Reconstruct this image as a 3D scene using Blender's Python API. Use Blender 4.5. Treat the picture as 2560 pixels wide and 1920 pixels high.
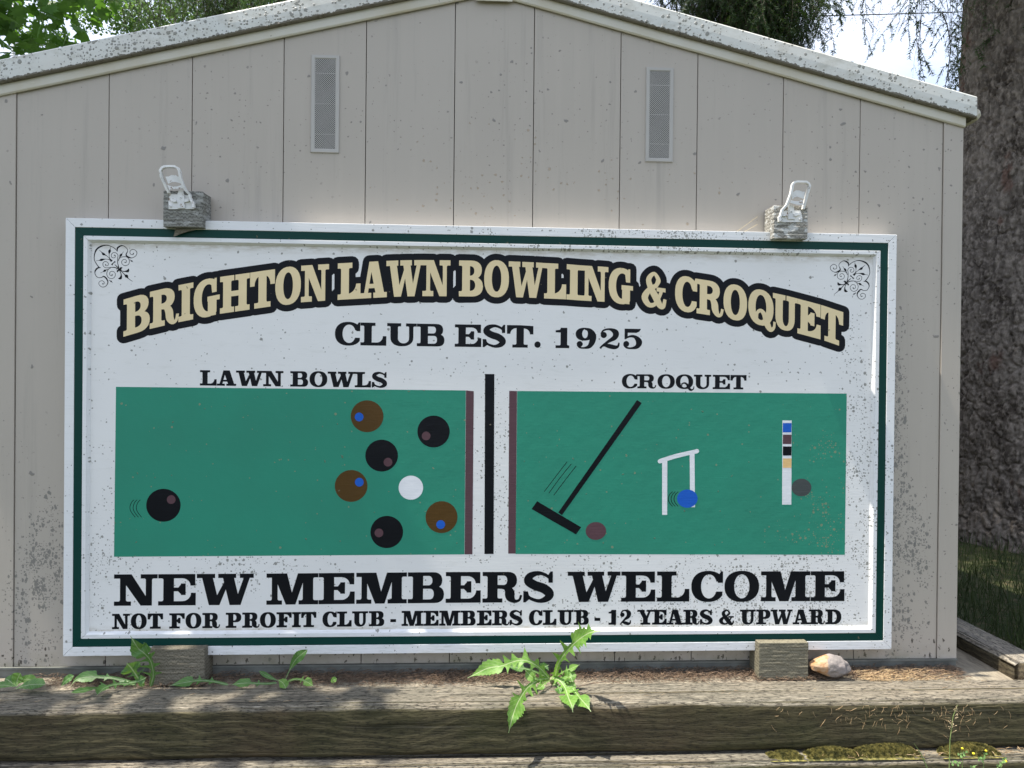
import bpy, math, random
import numpy as np
from mathutils import Vector, Matrix, noise
from mathutils.geometry import delaunay_2d_cdt
for o in list(bpy.data.objects): bpy.data.objects.remove(o)
scene = bpy.context.scene
COL = scene.collection
R = math.radians
PI = math.pi

# ---------------------------------------------------------------- camera
F_PX = 1934.0                      # focal length in pixels of a 2560 px wide picture
PITCH, YAW, ROLL = -0.0063, 0.0522, 0.0099
CAM = Vector((1.1904, -2.3307, 0.8268))   # origin: lower left front corner of the club sign, x right, y away, z up
fwd = Vector((math.sin(YAW)*math.cos(PITCH), math.cos(YAW)*math.cos(PITCH), math.sin(PITCH)))
rgt0 = Vector((math.cos(YAW), -math.sin(YAW), 0)); up0 = rgt0.cross(fwd)
rgt = rgt0*math.cos(ROLL) + up0*math.sin(ROLL)
upv = up0*math.cos(ROLL) - rgt0*math.sin(ROLL)
cd = bpy.data.cameras.new('camera'); cam = bpy.data.objects.new('camera', cd); COL.objects.link(cam)
cd.sensor_width = 36; cd.lens = 36*F_PX/2560; cd.clip_start = 0.05; cd.clip_end = 600
M = Matrix((rgt, upv, -fwd)).transposed().to_4x4(); M.translation = CAM
cam.matrix_world = M
scene.camera = cam
def ray(u, v):
    return fwd + rgt*((u-1280)/F_PX) - upv*((v-960)/F_PX)
def P(u, v, y=0.0):                 # survey helper: where the sight line meets the upright plane y
    d = ray(u, v); return CAM + d*((y-CAM.y)/d.y)
def PZ(u, v, z):                    # ... and where it meets the level plane z
    d = ray(u, v); return CAM + d*((z-CAM.z)/d.z)

# ---------------------------------------------------------------- sky and sun
TOSUN = Vector((-0.376, -0.027, 0.92)).normalized()
SUN_EL = math.asin(TOSUN.z); SUN_ROT = math.atan2(TOSUN.x, TOSUN.y)
world = bpy.data.worlds.new('World'); scene.world = world; world.use_nodes = True
nt = world.node_tree; nt.nodes.clear()
wo = nt.nodes.new('ShaderNodeOutputWorld'); bg = nt.nodes.new('ShaderNodeBackground')
sky = nt.nodes.new('ShaderNodeTexSky'); sky.sky_type = 'NISHITA'; sky.sun_disc = False
sky.sun_elevation = SUN_EL; sky.sun_rotation = SUN_ROT; sky.dust_density = 2.0; sky.air_density = 1.0
tc = nt.nodes.new('ShaderNodeTexCoord'); cn = nt.nodes.new('ShaderNodeTexNoise')
mp = nt.nodes.new('ShaderNodeMapping'); mp.inputs['Scale'].default_value = (1, 1, 2.4)
cn.inputs['Scale'].default_value = 2.6; cn.inputs['Detail'].default_value = 7; cn.inputs['Roughness'].default_value = 0.62
cr = nt.nodes.new('ShaderNodeMapRange'); cr.inputs[1].default_value = 0.36; cr.inputs[2].default_value = 0.66
cr.inputs[3].default_value = 0.35; cr.inputs[4].default_value = 0.85
mx = nt.nodes.new('ShaderNodeMixRGB'); mx.inputs[2].default_value = (5.4, 5.85, 6.9, 1)
nt.links.new(tc.outputs['Generated'], mp.inputs[0]); nt.links.new(mp.outputs[0], cn.inputs['Vector'])
nt.links.new(cn.outputs['Fac'], cr.inputs[0]); nt.links.new(cr.outputs[0], mx.inputs[0])
nt.links.new(sky.outputs[0], mx.inputs[1]); nt.links.new(mx.outputs[0], bg.inputs[0])
bg.inputs[1].default_value = 0.1
nt.links.new(bg.outputs[0], wo.inputs[0])
sd = bpy.data.lights.new('sun', 'SUN'); sd.energy = 3.9; sd.angle = R(0.53); sd.color = (1.0, 0.93, 0.82)
so = bpy.data.objects.new('sun', sd); COL.objects.link(so); so.location = (-3, -3, 8)
so.rotation_euler = (-TOSUN).to_track_quat('-Z', 'Y').to_euler()
scene.view_settings.view_transform = 'Standard'; scene.view_settings.look = 'None'
scene.view_settings.gamma = 1; scene.view_settings.use_curve_mapping = False
scene.view_settings.exposure = 1.38
scene.cycles.max_bounces = 7; scene.cycles.diffuse_bounces = 3; scene.cycles.glossy_bounces = 2; scene.cycles.transmission_bounces = 3

# ---------------------------------------------------------------- helpers
def tag(o, label=None, cat=None, group=None, kind=None):
    if label: o['label'] = label
    if cat: o['category'] = cat
    if group: o['group'] = group
    if kind: o['kind'] = kind
    return o
def empty(name, loc, label, cat, group=None):
    o = bpy.data.objects.new(name, None); COL.objects.link(o); o.location = Vector(loc)
    o.empty_display_size = 0.05
    return tag(o, label, cat, group)
def wloc(o):
    v = Vector((0, 0, 0))
    while o is not None: v = v + o.location; o = o.parent
    return v
def mesh(name, V, Fs, mat, parent=None, smooth=False, uv=None, origin=None):
    """V in world metres; linked as one object whose origin is its parent's base"""
    if parent is not None: base = wloc(parent)
    else: base = Vector(origin) if origin is not None else Vector((0, 0, 0))
    me = bpy.data.meshes.new(name)
    V = np.asarray(V, dtype=np.float64).reshape(-1, 3) - np.array(base)
    if isinstance(Fs, np.ndarray):
        n = len(Fs); k = Fs.shape[1]
        me.vertices.add(len(V)); me.vertices.foreach_set('co', V.astype(np.float32).ravel())
        me.loops.add(n*k); me.loops.foreach_set('vertex_index', Fs.astype(np.int32).ravel())
        me.polygons.add(n); me.polygons.foreach_set('loop_start', np.arange(0, n*k, k, dtype=np.int32))
        me.update(calc_edges=True)
    else:
        me.from_pydata([tuple(v) for v in V], [], [tuple(f) for f in Fs])
    if uv is not None:
        ul = me.uv_layers.new(name='UVMap'); li = np.zeros(len(me.loops), dtype=np.int32)
        me.loops.foreach_get('vertex_index', li)
        ul.data.foreach_set('uv', np.asarray(uv, dtype=np.float32)[li].ravel())
    if smooth: me.polygons.foreach_set('use_smooth', np.ones(len(me.polygons), dtype=bool))
    me.materials.append(mat); me.update()
    o = bpy.data.objects.new(name, me); COL.objects.link(o)
    if parent is not None: o.parent = parent
    else: o.location = base
    return o
class MB:
    def __init__(s): s.V = []; s.F = []
    def add(s, V, Fs):
        b = len(s.V); s.V += [tuple(v) for v in V]; s.F += [tuple(i+b for i in f) for f in Fs]; return s
    def box(s, a, b):
        (x0, y0, z0), (x1, y1, z1) = a, b
        return s.add([(x0,y0,z0),(x1,y0,z0),(x1,y1,z0),(x0,y1,z0),(x0,y0,z1),(x1,y0,z1),(x1,y1,z1),(x0,y1,z1)],
              [(0,3,2,1),(4,5,6,7),(0,1,5,4),(1,2,6,5),(2,3,7,6),(3,0,4,7)])
    def prism(s, poly, y0, y1):       # poly of (x,z) counter clockwise seen from the front (from -y)
        n = len(poly)
        V = [(x, y0, z) for x, z in poly] + [(x, y1, z) for x, z in poly]
        Fs = [tuple(range(n)), tuple(range(2*n-1, n-1, -1))] + [(i, i+n, (i+1) % n+n, (i+1) % n) for i in range(n)]
        return s.add(V, Fs)
    def tube(s, pts, rad, k=6, cap=True):
        pts = [Vector(p) for p in pts]; n = len(pts)
        rr = rad if isinstance(rad, (list, tuple)) else [rad]*n
        V = []; Fs = []
        ref = Vector((0.31, 0.2, 0.93))
        for i, p in enumerate(pts):
            t = (pts[min(i+1, n-1)]-pts[max(i-1, 0)]).normalized()
            a = t.cross(ref)
            if a.length < 0.05: a = t.cross(Vector((1, 0, 0)))
            a.normalize(); b = t.cross(a)
            for j in range(k):
                an = 2*PI*j/k; V.append(p + (a*math.cos(an)+b*math.sin(an))*rr[i])
        for i in range(n-1):
            for j in range(k):
                Fs.append((i*k+j, i*k+(j+1) % k, (i+1)*k+(j+1) % k, (i+1)*k+j))
        if cap: Fs.append(tuple(range(k-1, -1, -1))); Fs.append(tuple((n-1)*k+j for j in range(k)))
        return s.add(V, Fs)
    def build(s, name, mat, parent=None, smooth=False, origin=None):
        return mesh(name, s.V, s.F, mat, parent, smooth, origin=origin)
def bevel(o, w=0.003, seg=2):
    m = o.modifiers.new('bevel', 'BEVEL'); m.width = w; m.segments = seg; m.limit_method = 'ANGLE'; m.angle_limit = R(40)
    return o

# ---------------------------------------------------------------- materials
class N:
    """tiny node builder"""
    def __init__(s, name):
        s.m = bpy.data.materials.new(name); s.m.use_nodes = True; s.t = s.m.node_tree
        s.b = s.t.nodes['Principled BSDF']; s.pos = None
    def n(s, typ, **kw):
        x = s.t.nodes.new(typ)
        for k, v in kw.items(): setattr(x, k, v)
        return x
    def put(s, sock, v):
        if isinstance(v, bpy.types.NodeSocket): s.t.links.new(v, sock)
        elif v is not None:
            try: sock.default_value = v
            except Exception: sock.default_value = (v[0], v[1], v[2], 1)
    def P(s):
        if s.pos is None: s.pos = s.n('ShaderNodeNewGeometry').outputs['Position']
        return s.pos
    def scale(s, v, sc, loc=(0,0,0), rot=(0,0,0)):
        m = s.n('ShaderNodeMapping'); s.put(m.inputs[0], v); m.inputs['Scale'].default_value = sc
        m.inputs['Location'].default_value = loc; m.inputs['Rotation'].default_value = rot; return m.outputs[0]
    def noise(s, v, sc, det=4, rough=0.55, dist=0.0):
        x = s.n('ShaderNodeTexNoise'); s.put(x.inputs['Vector'], v); x.inputs['Scale'].default_value = sc
        x.inputs['Detail'].default_value = det; x.inputs['Roughness'].default_value = rough; x.inputs['Distortion'].default_value = dist
        return x.outputs['Fac']
    def vor(s, v, sc, feat='F1', dim='3D'):
        x = s.n('ShaderNodeTexVoronoi', feature=feat, voronoi_dimensions=dim); s.put(x.inputs['Vector'], v); x.inputs['Scale'].default_value = sc
        return x.outputs
    def math(s, op, a, b=None, c=None):
        x = s.n('ShaderNodeMath', operation=op); s.put(x.inputs[0], a); s.put(x.inputs[1], b); s.put(x.inputs[2], c); return x.outputs[0]
    def mr(s, v, a, b, c=0.0, d=1.0, smooth=False):
        x = s.n('ShaderNodeMapRange'); s.put(x.inputs[0], v)
        if smooth: x.interpolation_type = 'SMOOTHSTEP'
        for i, q in zip((1, 2, 3, 4), (a, b, c, d)): s.put(x.inputs[i], q)
        return x.outputs[0]
    def mix(s, f, a, b, mode='MIX'):
        x = s.n('ShaderNodeMixRGB', blend_type=mode); s.put(x.inputs[0], f); s.put(x.inputs[1], a); s.put(x.inputs[2], b); return x.outputs[0]
    def sep(s, v):
        x = s.n('ShaderNodeSeparateXYZ'); s.put(x.inputs[0], v); return x.outputs
    def blob(s, cx, cz, rx, rz, edge=0.0):
        a = s.sep(s.P()); dx = s.math('MULTIPLY', s.math('SUBTRACT', a[0], cx), 1/rx); dz = s.math('MULTIPLY', s.math('SUBTRACT', a[2], cz), 1/rz)
        r = s.math('SQRT', s.math('ADD', s.math('MULTIPLY', dx, dx), s.math('MULTIPLY', dz, dz)))
        return s.mr(r, 1.0, edge, 0, 1)
    def spots(s, sc, dens, rad, off=(0,0,0), stretch=(1,1,1), wob=0.35):
        """small dirt spots: one per voronoi cell where its random number is below dens"""
        q = s.sep(s.P()); cb = s.n('ShaderNodeCombineXYZ'); s.put(cb.inputs[0], q[0]); s.put(cb.inputs[1], q[2])
        v = s.scale(cb.outputs[0], (stretch[0], stretch[2], 1), (off[0], off[2], off[1]))
        nz = s.n('ShaderNodeTexNoise'); s.put(nz.inputs['Vector'], v); nz.inputs['Scale'].default_value = sc*3.1; nz.inputs['Detail'].default_value = 2
        vm = s.n('ShaderNodeVectorMath', operation='MULTIPLY_ADD'); s.put(vm.inputs[0], nz.outputs['Color']); vm.inputs[1].default_value = (wob/sc,)*3; s.put(vm.inputs[2], v)
        o = s.vor(vm.outputs[0], sc, dim='2D'); c = s.sep(o['Color'])
        r = s.math('MULTIPLY', s.math('ADD', s.math('MULTIPLY', c[1], c[1]), 0.15), rad)
        return s.math('MULTIPLY', s.mr(o['Distance'], r, s.math('MULTIPLY', r, 0.7)), s.math('LESS_THAN', c[0], dens))
    def bump(s, h, strength=0.5, dist=0.002, prev=None):
        x = s.n('ShaderNodeBump'); s.put(x.inputs['Height'], h); x.inputs['Strength'].default_value = strength; x.inputs['Distance'].default_value = dist
        if prev is not None: s.put(x.inputs['Normal'], prev)
        return x.outputs[0]
    def out(s, col=None, rough=None, normal=None, spec=None, **kw):
        s.put(s.b.inputs['Base Color'], col); s.put(s.b.inputs['Roughness'], rough)
        if normal is not None: s.put(s.b.inputs['Normal'], normal)
        if spec is not None: s.put(s.b.inputs['Specular IOR Level'], spec)
        for k, v in kw.items(): s.put(s.b.inputs[k], v)
        return s.m
MAT = {}
WALL_Y = 0.05
def wall_mat(name, base, side=0):
    k = N(name); p = k.P()
    big = k.noise(p, 1.7, 3); streak = k.noise(k.scale(p, (9, 9, 0.7)), 3.0, 4)
    col = k.mix(k.mr(big, 0.35, 0.7), base, tuple(c*0.93 for c in base))
    col = k.mix(k.math('MULTIPLY', k.mr(streak, 0.5, 0.8), 0.35), col, tuple(min(1, c*1.14) for c in base))
    oi = k.n('ShaderNodeObjectInfo'); col = k.mix(k.mr(oi.outputs['Random'], 0, 1, 0.0, 0.5), col, tuple(c*q_ for c, q_ in zip(base, (0.93, 0.94, 0.96))))
    rn = k.noise(k.scale(p, (26, 26, 1.1)), 1.0, 5, 0.7); col = k.mix(k.math('MULTIPLY', k.mr(rn, 0.56, 0.75), 0.28), col, (0.20, 0.195, 0.17))
    f1 = k.spots(9, 0.55, 0.06); f2 = k.spots(26, 0.40, 0.10, (3, 1, 7)); f3 = k.spots(60, 0.26, 0.15, (9, 4, 2))
    clump = k.math('MAXIMUM', k.mr(k.noise(p, 1.6, 2), 0.42, 0.62), k.mr(k.sep(p)[0], 2.0, 2.3))
    d = k.math('MAXIMUM', f1, k.math('MAXIMUM', k.math('MULTIPLY', f2, clump), k.math('MULTIPLY', f3, clump)))
    col = k.mix(k.math('MULTIPLY', d, 0.62), col, (0.10, 0.10, 0.095))
    # mildew clusters beside the sign, low down
    den = k.math('MAXIMUM', k.blob(-0.10, 0.22, 0.11, 0.30), k.math('MAXIMUM', k.blob(2.585, 0.24, 0.085, 0.30), k.blob(2.53, 0.45, 0.05, 0.75)))
    den = k.math('MULTIPLY', den, k.mr(k.noise(p, 11, 4), 0.38, 0.54))
    s1 = k.spots(105, k.math('MULTIPLY', den, 1.1), 0.75, (2, 2, 2), (1, 1, 0.7)); s2 = k.spots(210, k.math('MULTIPLY', den, 1.1), 0.8, (5, 2, 1))
    col = k.mix(k.math('MULTIPLY', k.math('MAXIMUM', s1, s2), 0.75), col, (0.13, 0.13, 0.12))
    # dark flecks and a green tinge right above the sill
    z = k.sep(p)[2]
    low = k.mr(z, 0.03, -0.03)
    fl = k.spots(70, k.math('MULTIPLY', low, k.mr(k.noise(p, 3, 3), 0.35, 0.6, 0.05, 0.9)), 0.33, (1, 8, 3), (1, 1, 0.6), 0.9)
    col = k.mix(k.math('MULTIPLY', fl, 0.85), col, (0.035, 0.028, 0.022))
    gr = k.math('MULTIPLY', k.mr(z, 0.0, -0.045), k.mr(k.noise(p, 14, 4), 0.4, 0.7))
    col = k.mix(k.math('MULTIPLY', gr, 0.5), col, (0.14, 0.14, 0.07))
    # raised insect specks in the middle, they throw long shadows in the raking sun
    bl = k.math('MULTIPLY', k.blob(1.45, 1.40, 0.62, 0.25), k.mr(k.noise(p, 5, 2), 0.4, 0.62))
    rs = k.spots(50, k.math('MULTIPLY', bl, 0.9), 0.24, (4, 4, 9))
    col = k.mix(k.math('MULTIPLY', rs, 0.5), col, (0.30, 0.22, 0.13))
    fine = k.noise(k.scale(p, (1, 1, 1)), 420, 2)
    nrm = k.bump(fine, 0.12, 0.0006); nrm = k.bump(big, 0.25, 0.006, nrm); nrm = k.bump(k.math('ADD', rs, k.math('MULTIPLY', d, 0.3)), 0.7, 0.002, nrm)
    return k.out(col, 0.42, nrm, 0.4)
MAT['wall'] = wall_mat('beige_wall_panel', (0.425, 0.382, 0.324))
def simple(name, col, rough=0.5, var=0.12, sc=8, bump=0.15, bsc=60, bd=0.001, spec=0.4, metal=0.0):
    k = N(name); p = k.P(); nz = k.noise(p, sc, 4)
    c = k.mix(k.mr(nz, 0.3, 0.7), tuple(x*(1-var) for x in col), tuple(min(1, x*(1+var)) for x in col))
    return k.out(c, rough, k.bump(k.noise(p, bsc, 3), bump, bd), spec, Metallic=metal)
MAT['dark'] = simple('dark_gap', (0.02, 0.02, 0.02), 0.9)
MAT['sill'] = simple('grey_metal_sill', (0.13, 0.135, 0.12), 0.6, 0.4, 14)
MAT['vent'] = simple('vent_paint', (0.40, 0.385, 0.355), 0.45, 0.05)
MAT['roof'] = simple('roof_metal', (0.30, 0.30, 0.28), 0.6, 0.3)
def white_mat(name, base, mild, extra=None, gloss=0.4, brush=(0.5, 1, 1)):
    k = N(name); p = k.P()
    big = k.noise(p, 2.3, 4)
    col = k.mix(k.mr(big, 0.35, 0.75), base, tuple(c*0.93 for c in base))
    br = k.noise(k.scale(p, (6, 1, 90)), 2.0, 4)
    smudge = k.noise(k.scale(p, (3, 1, 14)), 4.0, 5, 0.7)
    col = k.mix(k.math('MULTIPLY', k.mr(smudge, 0.55, 0.8), 0.25), col, (0.42, 0.42, 0.36))
    den = mild(k, p)
    cl = k.mr(k.noise(p, 9, 4, 0.65), 0.40, 0.60)
    dd = k.math('MULTIPLY', den, cl)
    s1 = k.spots(85, k.math('MULTIPLY', dd, 0.85), 0.42, (1, 0, 2)); s2 = k.spots(190, k.math('MULTIPLY', dd, 1.0), 0.55, (7, 3, 2)); s3 = k.spots(38, k.math('ADD', k.math('MULTIPLY', dd, 0.35), 0.03), 0.10, (2, 5, 1))
    m = k.math('MAXIMUM', s1, k.math('MAXIMUM', s2, s3))
    col = k.mix(k.math('MULTIPLY', m, 0.72), col, (0.10, 0.10, 0.075))
    if extra: col = extra(k, p, col)
    nrm = k.bump(br, 0.22, 0.0012); nrm = k.bump(m, 0.4, 0.0008, nrm)
    return k.out(col, gloss, nrm, 0.4)
def panel_mild(k, p):
    a = k.math('MAXIMUM', k.blob(2.15, 0.14, 1.0, 0.24), k.math('MULTIPLY', k.blob(2.42, 0.40, 0.17, 0.75), 0.9))
    a = k.math('MAXIMUM', a, k.math('MULTIPLY', k.blob(0.10, 0.25, 0.20, 0.40), 0.55))
    a = k.math('MAXIMUM', a, k.math('MULTIPLY', k.blob(0.55, 0.25, 0.35, 0.10), 0.55))
    a = k.math('MAXIMUM', a, k.math('MULTIPLY', k.blob(1.27, 0.45, 0.10, 0.45), 0.5))
    return k.math('ADD', a, 0.04)
def panel_extra(k, p, col):
    z = k.sep(p)[2]; x = k.sep(p)[0]
    nz = k.noise(k.scale(p, (8, 1, 30)), 2.5, 5, 0.7)
    e = k.math('MAXIMUM', k.mr(z, 1.190, 1.216), k.mr(z, 0.088, 0.070))
    e = k.math('MULTIPLY', e, k.mr(nz, 0.38, 0.62))
    return k.mix(k.math('MULTIPLY', e, 0.6), col, (0.33, 0.27, 0.17))
MAT['panel'] = white_mat('white_sign_board', (0.76, 0.755, 0.735), panel_mild, panel_extra)
def frame_mild(k, p):
    a = k.math('MAXIMUM', k.math('MULTIPLY', k.blob(1.75, 1.26, 0.85, 0.08), 1.6), k.math('MULTIPLY', k.blob(2.45, 0.5, 0.08, 0.8), 0.45))
    a = k.math('MAXIMUM', a, k.math('MULTIPLY', k.blob(0.08, 0.6, 0.05, 0.7), 0.15))
    return k.math('ADD', a, 0.07)
def frame_extra(k, p, col):
    z = k.sep(p)[2]
    nz = k.noise(k.scale(p, (5, 1, 60)), 3.5, 5, 0.7)
    return k.mix(k.math('MULTIPLY', k.mr(nz, 0.5, 0.7), k.mr(z, 0.1, 0.03, 0.12, 0.45)), col, (0.30, 0.31, 0.26))
MAT['frame'] = white_mat('white_sign_frame', (0.74, 0.75, 0.75), frame_mild, frame_extra)
def fascia_mat():
    k = N('lichened_white_fascia'); p = k.P(); base = (0.62, 0.61, 0.56)
    col = k.mix(k.mr(k.noise(p, 3, 4), 0.35, 0.7), base, (0.58, 0.60, 0.57))
    x = k.sep(p)[0]
    left = k.mr(x, 1.0, 0.7, 0.6, 1.0)
    uvn = k.n('ShaderNodeUVMap'); v = k.sep(uvn.outputs[0])[1]       # 0 at the lower edge, 1 at the top of the board
    cl = k.math('MULTIPLY', k.mr(k.noise(p, 7, 4, 0.6), 0.32, 0.56), left)
    s1 = k.spots(60, k.math('MULTIPLY', cl, 0.75), 0.40, (1, 2, 3)); s2 = k.spots(110, k.math('MULTIPLY', cl, 0.75), 0.45, (6, 2, 3)); s3 = k.spots(28, 0.16, 0.13, (3, 3, 3))
    m = k.math('MAXIMUM', s1, k.math('MAXIMUM', s2, s3))
    edge = k.mr(v, 0.34, 0.0)
    e2 = k.math('GREATER_THAN', k.math('ADD', edge, k.math('MULTIPLY', k.noise(p, 60, 4, 0.7), 0.9)), 1.10)
    gm = k.mr(k.noise(k.scale(p, (5, 5, 9)), 3.0, 6, 0.7), 0.48, 0.72); col = k.mix(k.math('MULTIPLY', gm, 0.5), col, (0.30, 0.28, 0.21))
    col = k.mix(k.math('MULTIPLY', m, 0.7), col, (0.12, 0.12, 0.10))
    col = k.mix(k.math('MULTIPLY', e2, 0.9), col, (0.085, 0.070, 0.04))
    nrm = k.bump(k.math('ADD', m, e2), 0.8, 0.003)
    return k.out(col, 0.5, nrm, 0.35)
MAT['fascia'] = fascia_mat()
def trim_mat():
    k = N('cream_trim'); p = k.P()
    col = k.mix(k.mr(k.noise(p, 6, 4), 0.4, 0.7), (0.56, 0.54, 0.47), (0.50, 0.46, 0.36))
    s = k.spots(24, 0.22, 0.09, (1, 1, 5))
    col = k.mix(k.math('MULTIPLY', s, 0.7), col, (0.08, 0.06, 0.04))
    return k.out(col, 0.5, k.bump(k.noise(p, 40, 3), 0.1, 0.001), 0.35)
MAT['trim'] = trim_mat()
def vinyl(name, col, gloss=0.30, speck=0.25, mild=None, bd=0.0009):
    k = N(name); p = k.P()
    c = k.mix(k.mr(k.noise(p, 4, 4), 0.35, 0.7), col, tuple(x*0.9+0.004 for x in col))
    grain = k.noise(k.scale(p, (4, 1, 60)), 5.0, 5, 0.6)
    blist = k.noise(p, 26, 2)
    if mild:
        dd = mild(k, p)
        s = k.math('MAXIMUM', k.spots(75, k.math('MULTIPLY', dd, 0.8), 0.33, (3, 1, 1)), k.spots(150, k.math('MULTIPLY', dd, 0.9), 0.4, (1, 6, 1)))
        c = k.mix(k.math('MULTIPLY', s, 0.55), c, (0.30, 0.25, 0.15))
    s3 = k.spots(20, speck, 0.06, (8, 1, 4)); c = k.mix(k.math('MULTIPLY', s3, 0.6), c, (0.16, 0.14, 0.09))
    nrm = k.bump(grain, 0.5, bd); nrm = k.bump(blist, 0.25, 0.003, nrm); nrm = k.bump(s3, 0.6, 0.0015, nrm)
    return k.out(c, gloss, nrm, 0.13)
def green_mild(k, p):
    a = k.math('MAXIMUM', k.blob(2.30, 0.45, 0.12, 0.10), k.blob(2.28, 0.33, 0.25, 0.09))
    a = k.math('MAXIMUM', a, k.blob(2.32, 0.62, 0.10, 0.07))
    return k.math('ADD', k.math('MULTIPLY', a, k.mr(k.noise(p, 12, 3), 0.42, 0.6)), 0.01)
MAT['green'] = vinyl('green_paint', (0.032, 0.250, 0.165), 0.42, 0.35, green_mild, 0.0004)
MAT['dkgreen'] = vinyl('dark_green_stripe', (0.003, 0.042, 0.034), 0.35, 0.3)
MAT['black'] = vinyl('black_vinyl', (0.004, 0.005, 0.008), 0.35, 0.12)
MAT['cream'] = vinyl('cream_vinyl', (0.78, 0.64, 0.38), 0.35, 0.08)
MAT['maroon'] = vinyl('maroon_vinyl', (0.105, 0.055, 0.065), 0.35, 0.1)
MAT['brown'] = vinyl('brown_vinyl', (0.085, 0.045, 0.012), 0.35, 0.1)
MAT['blue'] = vinyl('blue_vinyl', (0.015, 0.11, 0.52), 0.3, 0.1)
MAT['white'] = vinyl('white_vinyl', (0.76, 0.77, 0.79), 0.35, 0.05)
MAT['greyv'] = vinyl('grey_vinyl', (0.065, 0.075, 0.075), 0.4, 0.2)
MAT['peach'] = vinyl('peach_vinyl', (0.75, 0.50, 0.22), 0.4, 0.1)
# ---------------------------------------------------------------- lettering (outlines drawn in code, flat cut vinyl)
def ccw(p):
    a = sum(p[i][0]*p[(i+1) % len(p)][1]-p[(i+1) % len(p)][0]*p[i][1] for i in range(len(p)))
    return p if a > 0 else p[::-1]
def csg(ops):
    V = []; Fs = []
    for op, poly in ops:
        poly = ccw(list(poly)); b = len(V); V += [Vector((x, y)) for x, y in poly]; Fs.append(list(range(b, b+len(poly))))
    vs, es, fs, ov, oe, of = delaunay_2d_cdt(V, [], Fs, 0, 1e-6, False)
    A = np.array([tuple(v) for v in vs]); T = np.array([tuple(f) for f in fs if len(f) == 3])
    C = A[T].mean(axis=1); st = np.zeros(len(T), dtype=bool)
    e1 = A[T[:, 1]]-A[T[:, 0]]; e2 = A[T[:, 2]]-A[T[:, 0]]; ar = np.abs(e1[:, 0]*e2[:, 1]-e1[:, 1]*e2[:, 0])
    for op, poly in ops:
        Q = np.array(poly); x0, y0 = Q.min(0); x1, y1 = Q.max(0)
        cand = np.nonzero((C[:, 0] > x0) & (C[:, 0] < x1) & (C[:, 1] > y0) & (C[:, 1] < y1))[0]
        if op == '+': cand = cand[~st[cand]]
        if not len(cand): continue
        c = C[cand]; ins = np.zeros(len(c), dtype=bool)
        for i in range(len(Q)):
            p, q = Q[i-1], Q[i]
            if p[1] == q[1]: continue
            k = ((p[1] > c[:, 1]) != (q[1] > c[:, 1])) & (c[:, 0] < (q[0]-p[0])*(c[:, 1]-p[1])/(q[1]-p[1])+p[0])
            ins ^= k
        st[cand[ins]] = (op == '+')
    T = T[st & (ar > 1e-10)]
    return [tuple(v) for v in vs], [tuple(int(i) for i in f) for f in T]
def rect(x0, y0, x1, y1): return ('+', [(x0, y0), (x1, y0), (x1, y1), (x0, y1)])
def neg(o): return ('-', o[1])
def pol(*p): return ('+', list(p))
def ell(cx, cy, rx, ry, n=2.25, k=28):
    out = []
    for i in range(k):
        a = 2*PI*(i+0.5)/k; c, s = math.cos(a), math.sin(a)
        out.append((cx+rx*math.copysign(abs(c)**(2/n), c), cy+ry*math.copysign(abs(s)**(2/n), s)))
    return ('+', out)
def dsh(x0, xr, y0, y1, rx, n=2.3, k=12):
    out = [(x0, y0)]; cy = (y0+y1)/2; ry = (y1-y0)/2
    for i in range(k+1):
        a = -PI/2+PI*i/k; c, s = max(0, math.cos(a)), math.sin(a)
        out.append((xr-rx+rx*c**(2/n), cy+ry*math.copysign(abs(s)**(2/n), s)))
    out.append((x0, y1)); return ('+', out)
def slab(c0, c1, xl, xr, top, t, b=0.05):
    def arc(cx, cy, a0, a1): return [(cx+b*math.cos(a0+(a1-a0)*i/4), cy+b*math.sin(a0+(a1-a0)*i/4)) for i in range(5)]
    p = [(xl, 0), (xr, 0), (xr, t)]
    if xr > c1+0.01: p += arc(c1+b, t+b, -PI/2, -PI) if xr > c1+b else [(c1, t+b)]
    else: p += [(c1, t+b)]
    if xl < c0-0.01: p += arc(c0-b, t+b, 0, -PI/2) if xl < c0-b else [(c0, t+b)]
    else: p += [(c0, t+b)]
    p += [(xl, t)]
    q = []
    for a in p:
        if not q or abs(a[0]-q[-1][0])+abs(a[1]-q[-1][1]) > 1e-4: q.append(a)
    if top: q = [(x, 1-y) for x, y in q]
    return ('+', q)
def cat_rom(pts, n):
    P_ = [pts[0]]+list(pts)+[pts[-1]]; out = []
    for i in range(1, len(P_)-2):
        p0, p1, p2, p3 = [np.array(q, dtype=float) for q in P_[i-1:i+3]]
        for j in range(n):
            t = j/n
            out.append(0.5*((2*p1)+(-p0+p2)*t+(2*p0-5*p1+4*p2-p3)*t*t+(-p0+3*p1-3*p2+p3)*t**3))
    out.append(np.array(pts[-1], dtype=float)); return out
def stroke(pts, n=6):
    """pts of (x, y, width): returns quads along a smooth centre line"""
    c = cat_rom(pts, n); L = []; Rr = []
    for i, p in enumerate(c):
        a = c[max(0, i-1)]; b = c[min(len(c)-1, i+1)]; d = b[:2]-a[:2]; l = math.hypot(*d) or 1
        nx, ny = -d[1]/l, d[0]/l
        L.append((p[0]+nx*p[2]/2, p[1]+ny*p[2]/2)); Rr.append((p[0]-nx*p[2]/2, p[1]-ny*p[2]/2))
    ops = []
    for i in range(len(c)-1):
        ops.append(('+', [Rr[i], Rr[i+1], L[i+1], L[i]]))
        if 0: ops.append(('+', [tuple(c[i-1][:2]*0.4+c[i][:2]*0.6), Rr[i], tuple(c[i+1][:2]*0.4+c[i][:2]*0.6), L[i]]))
    return ops
def disc(x, y, r, k=14, ry=None): return ell(x, y, r, ry or r, 2, k)
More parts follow.
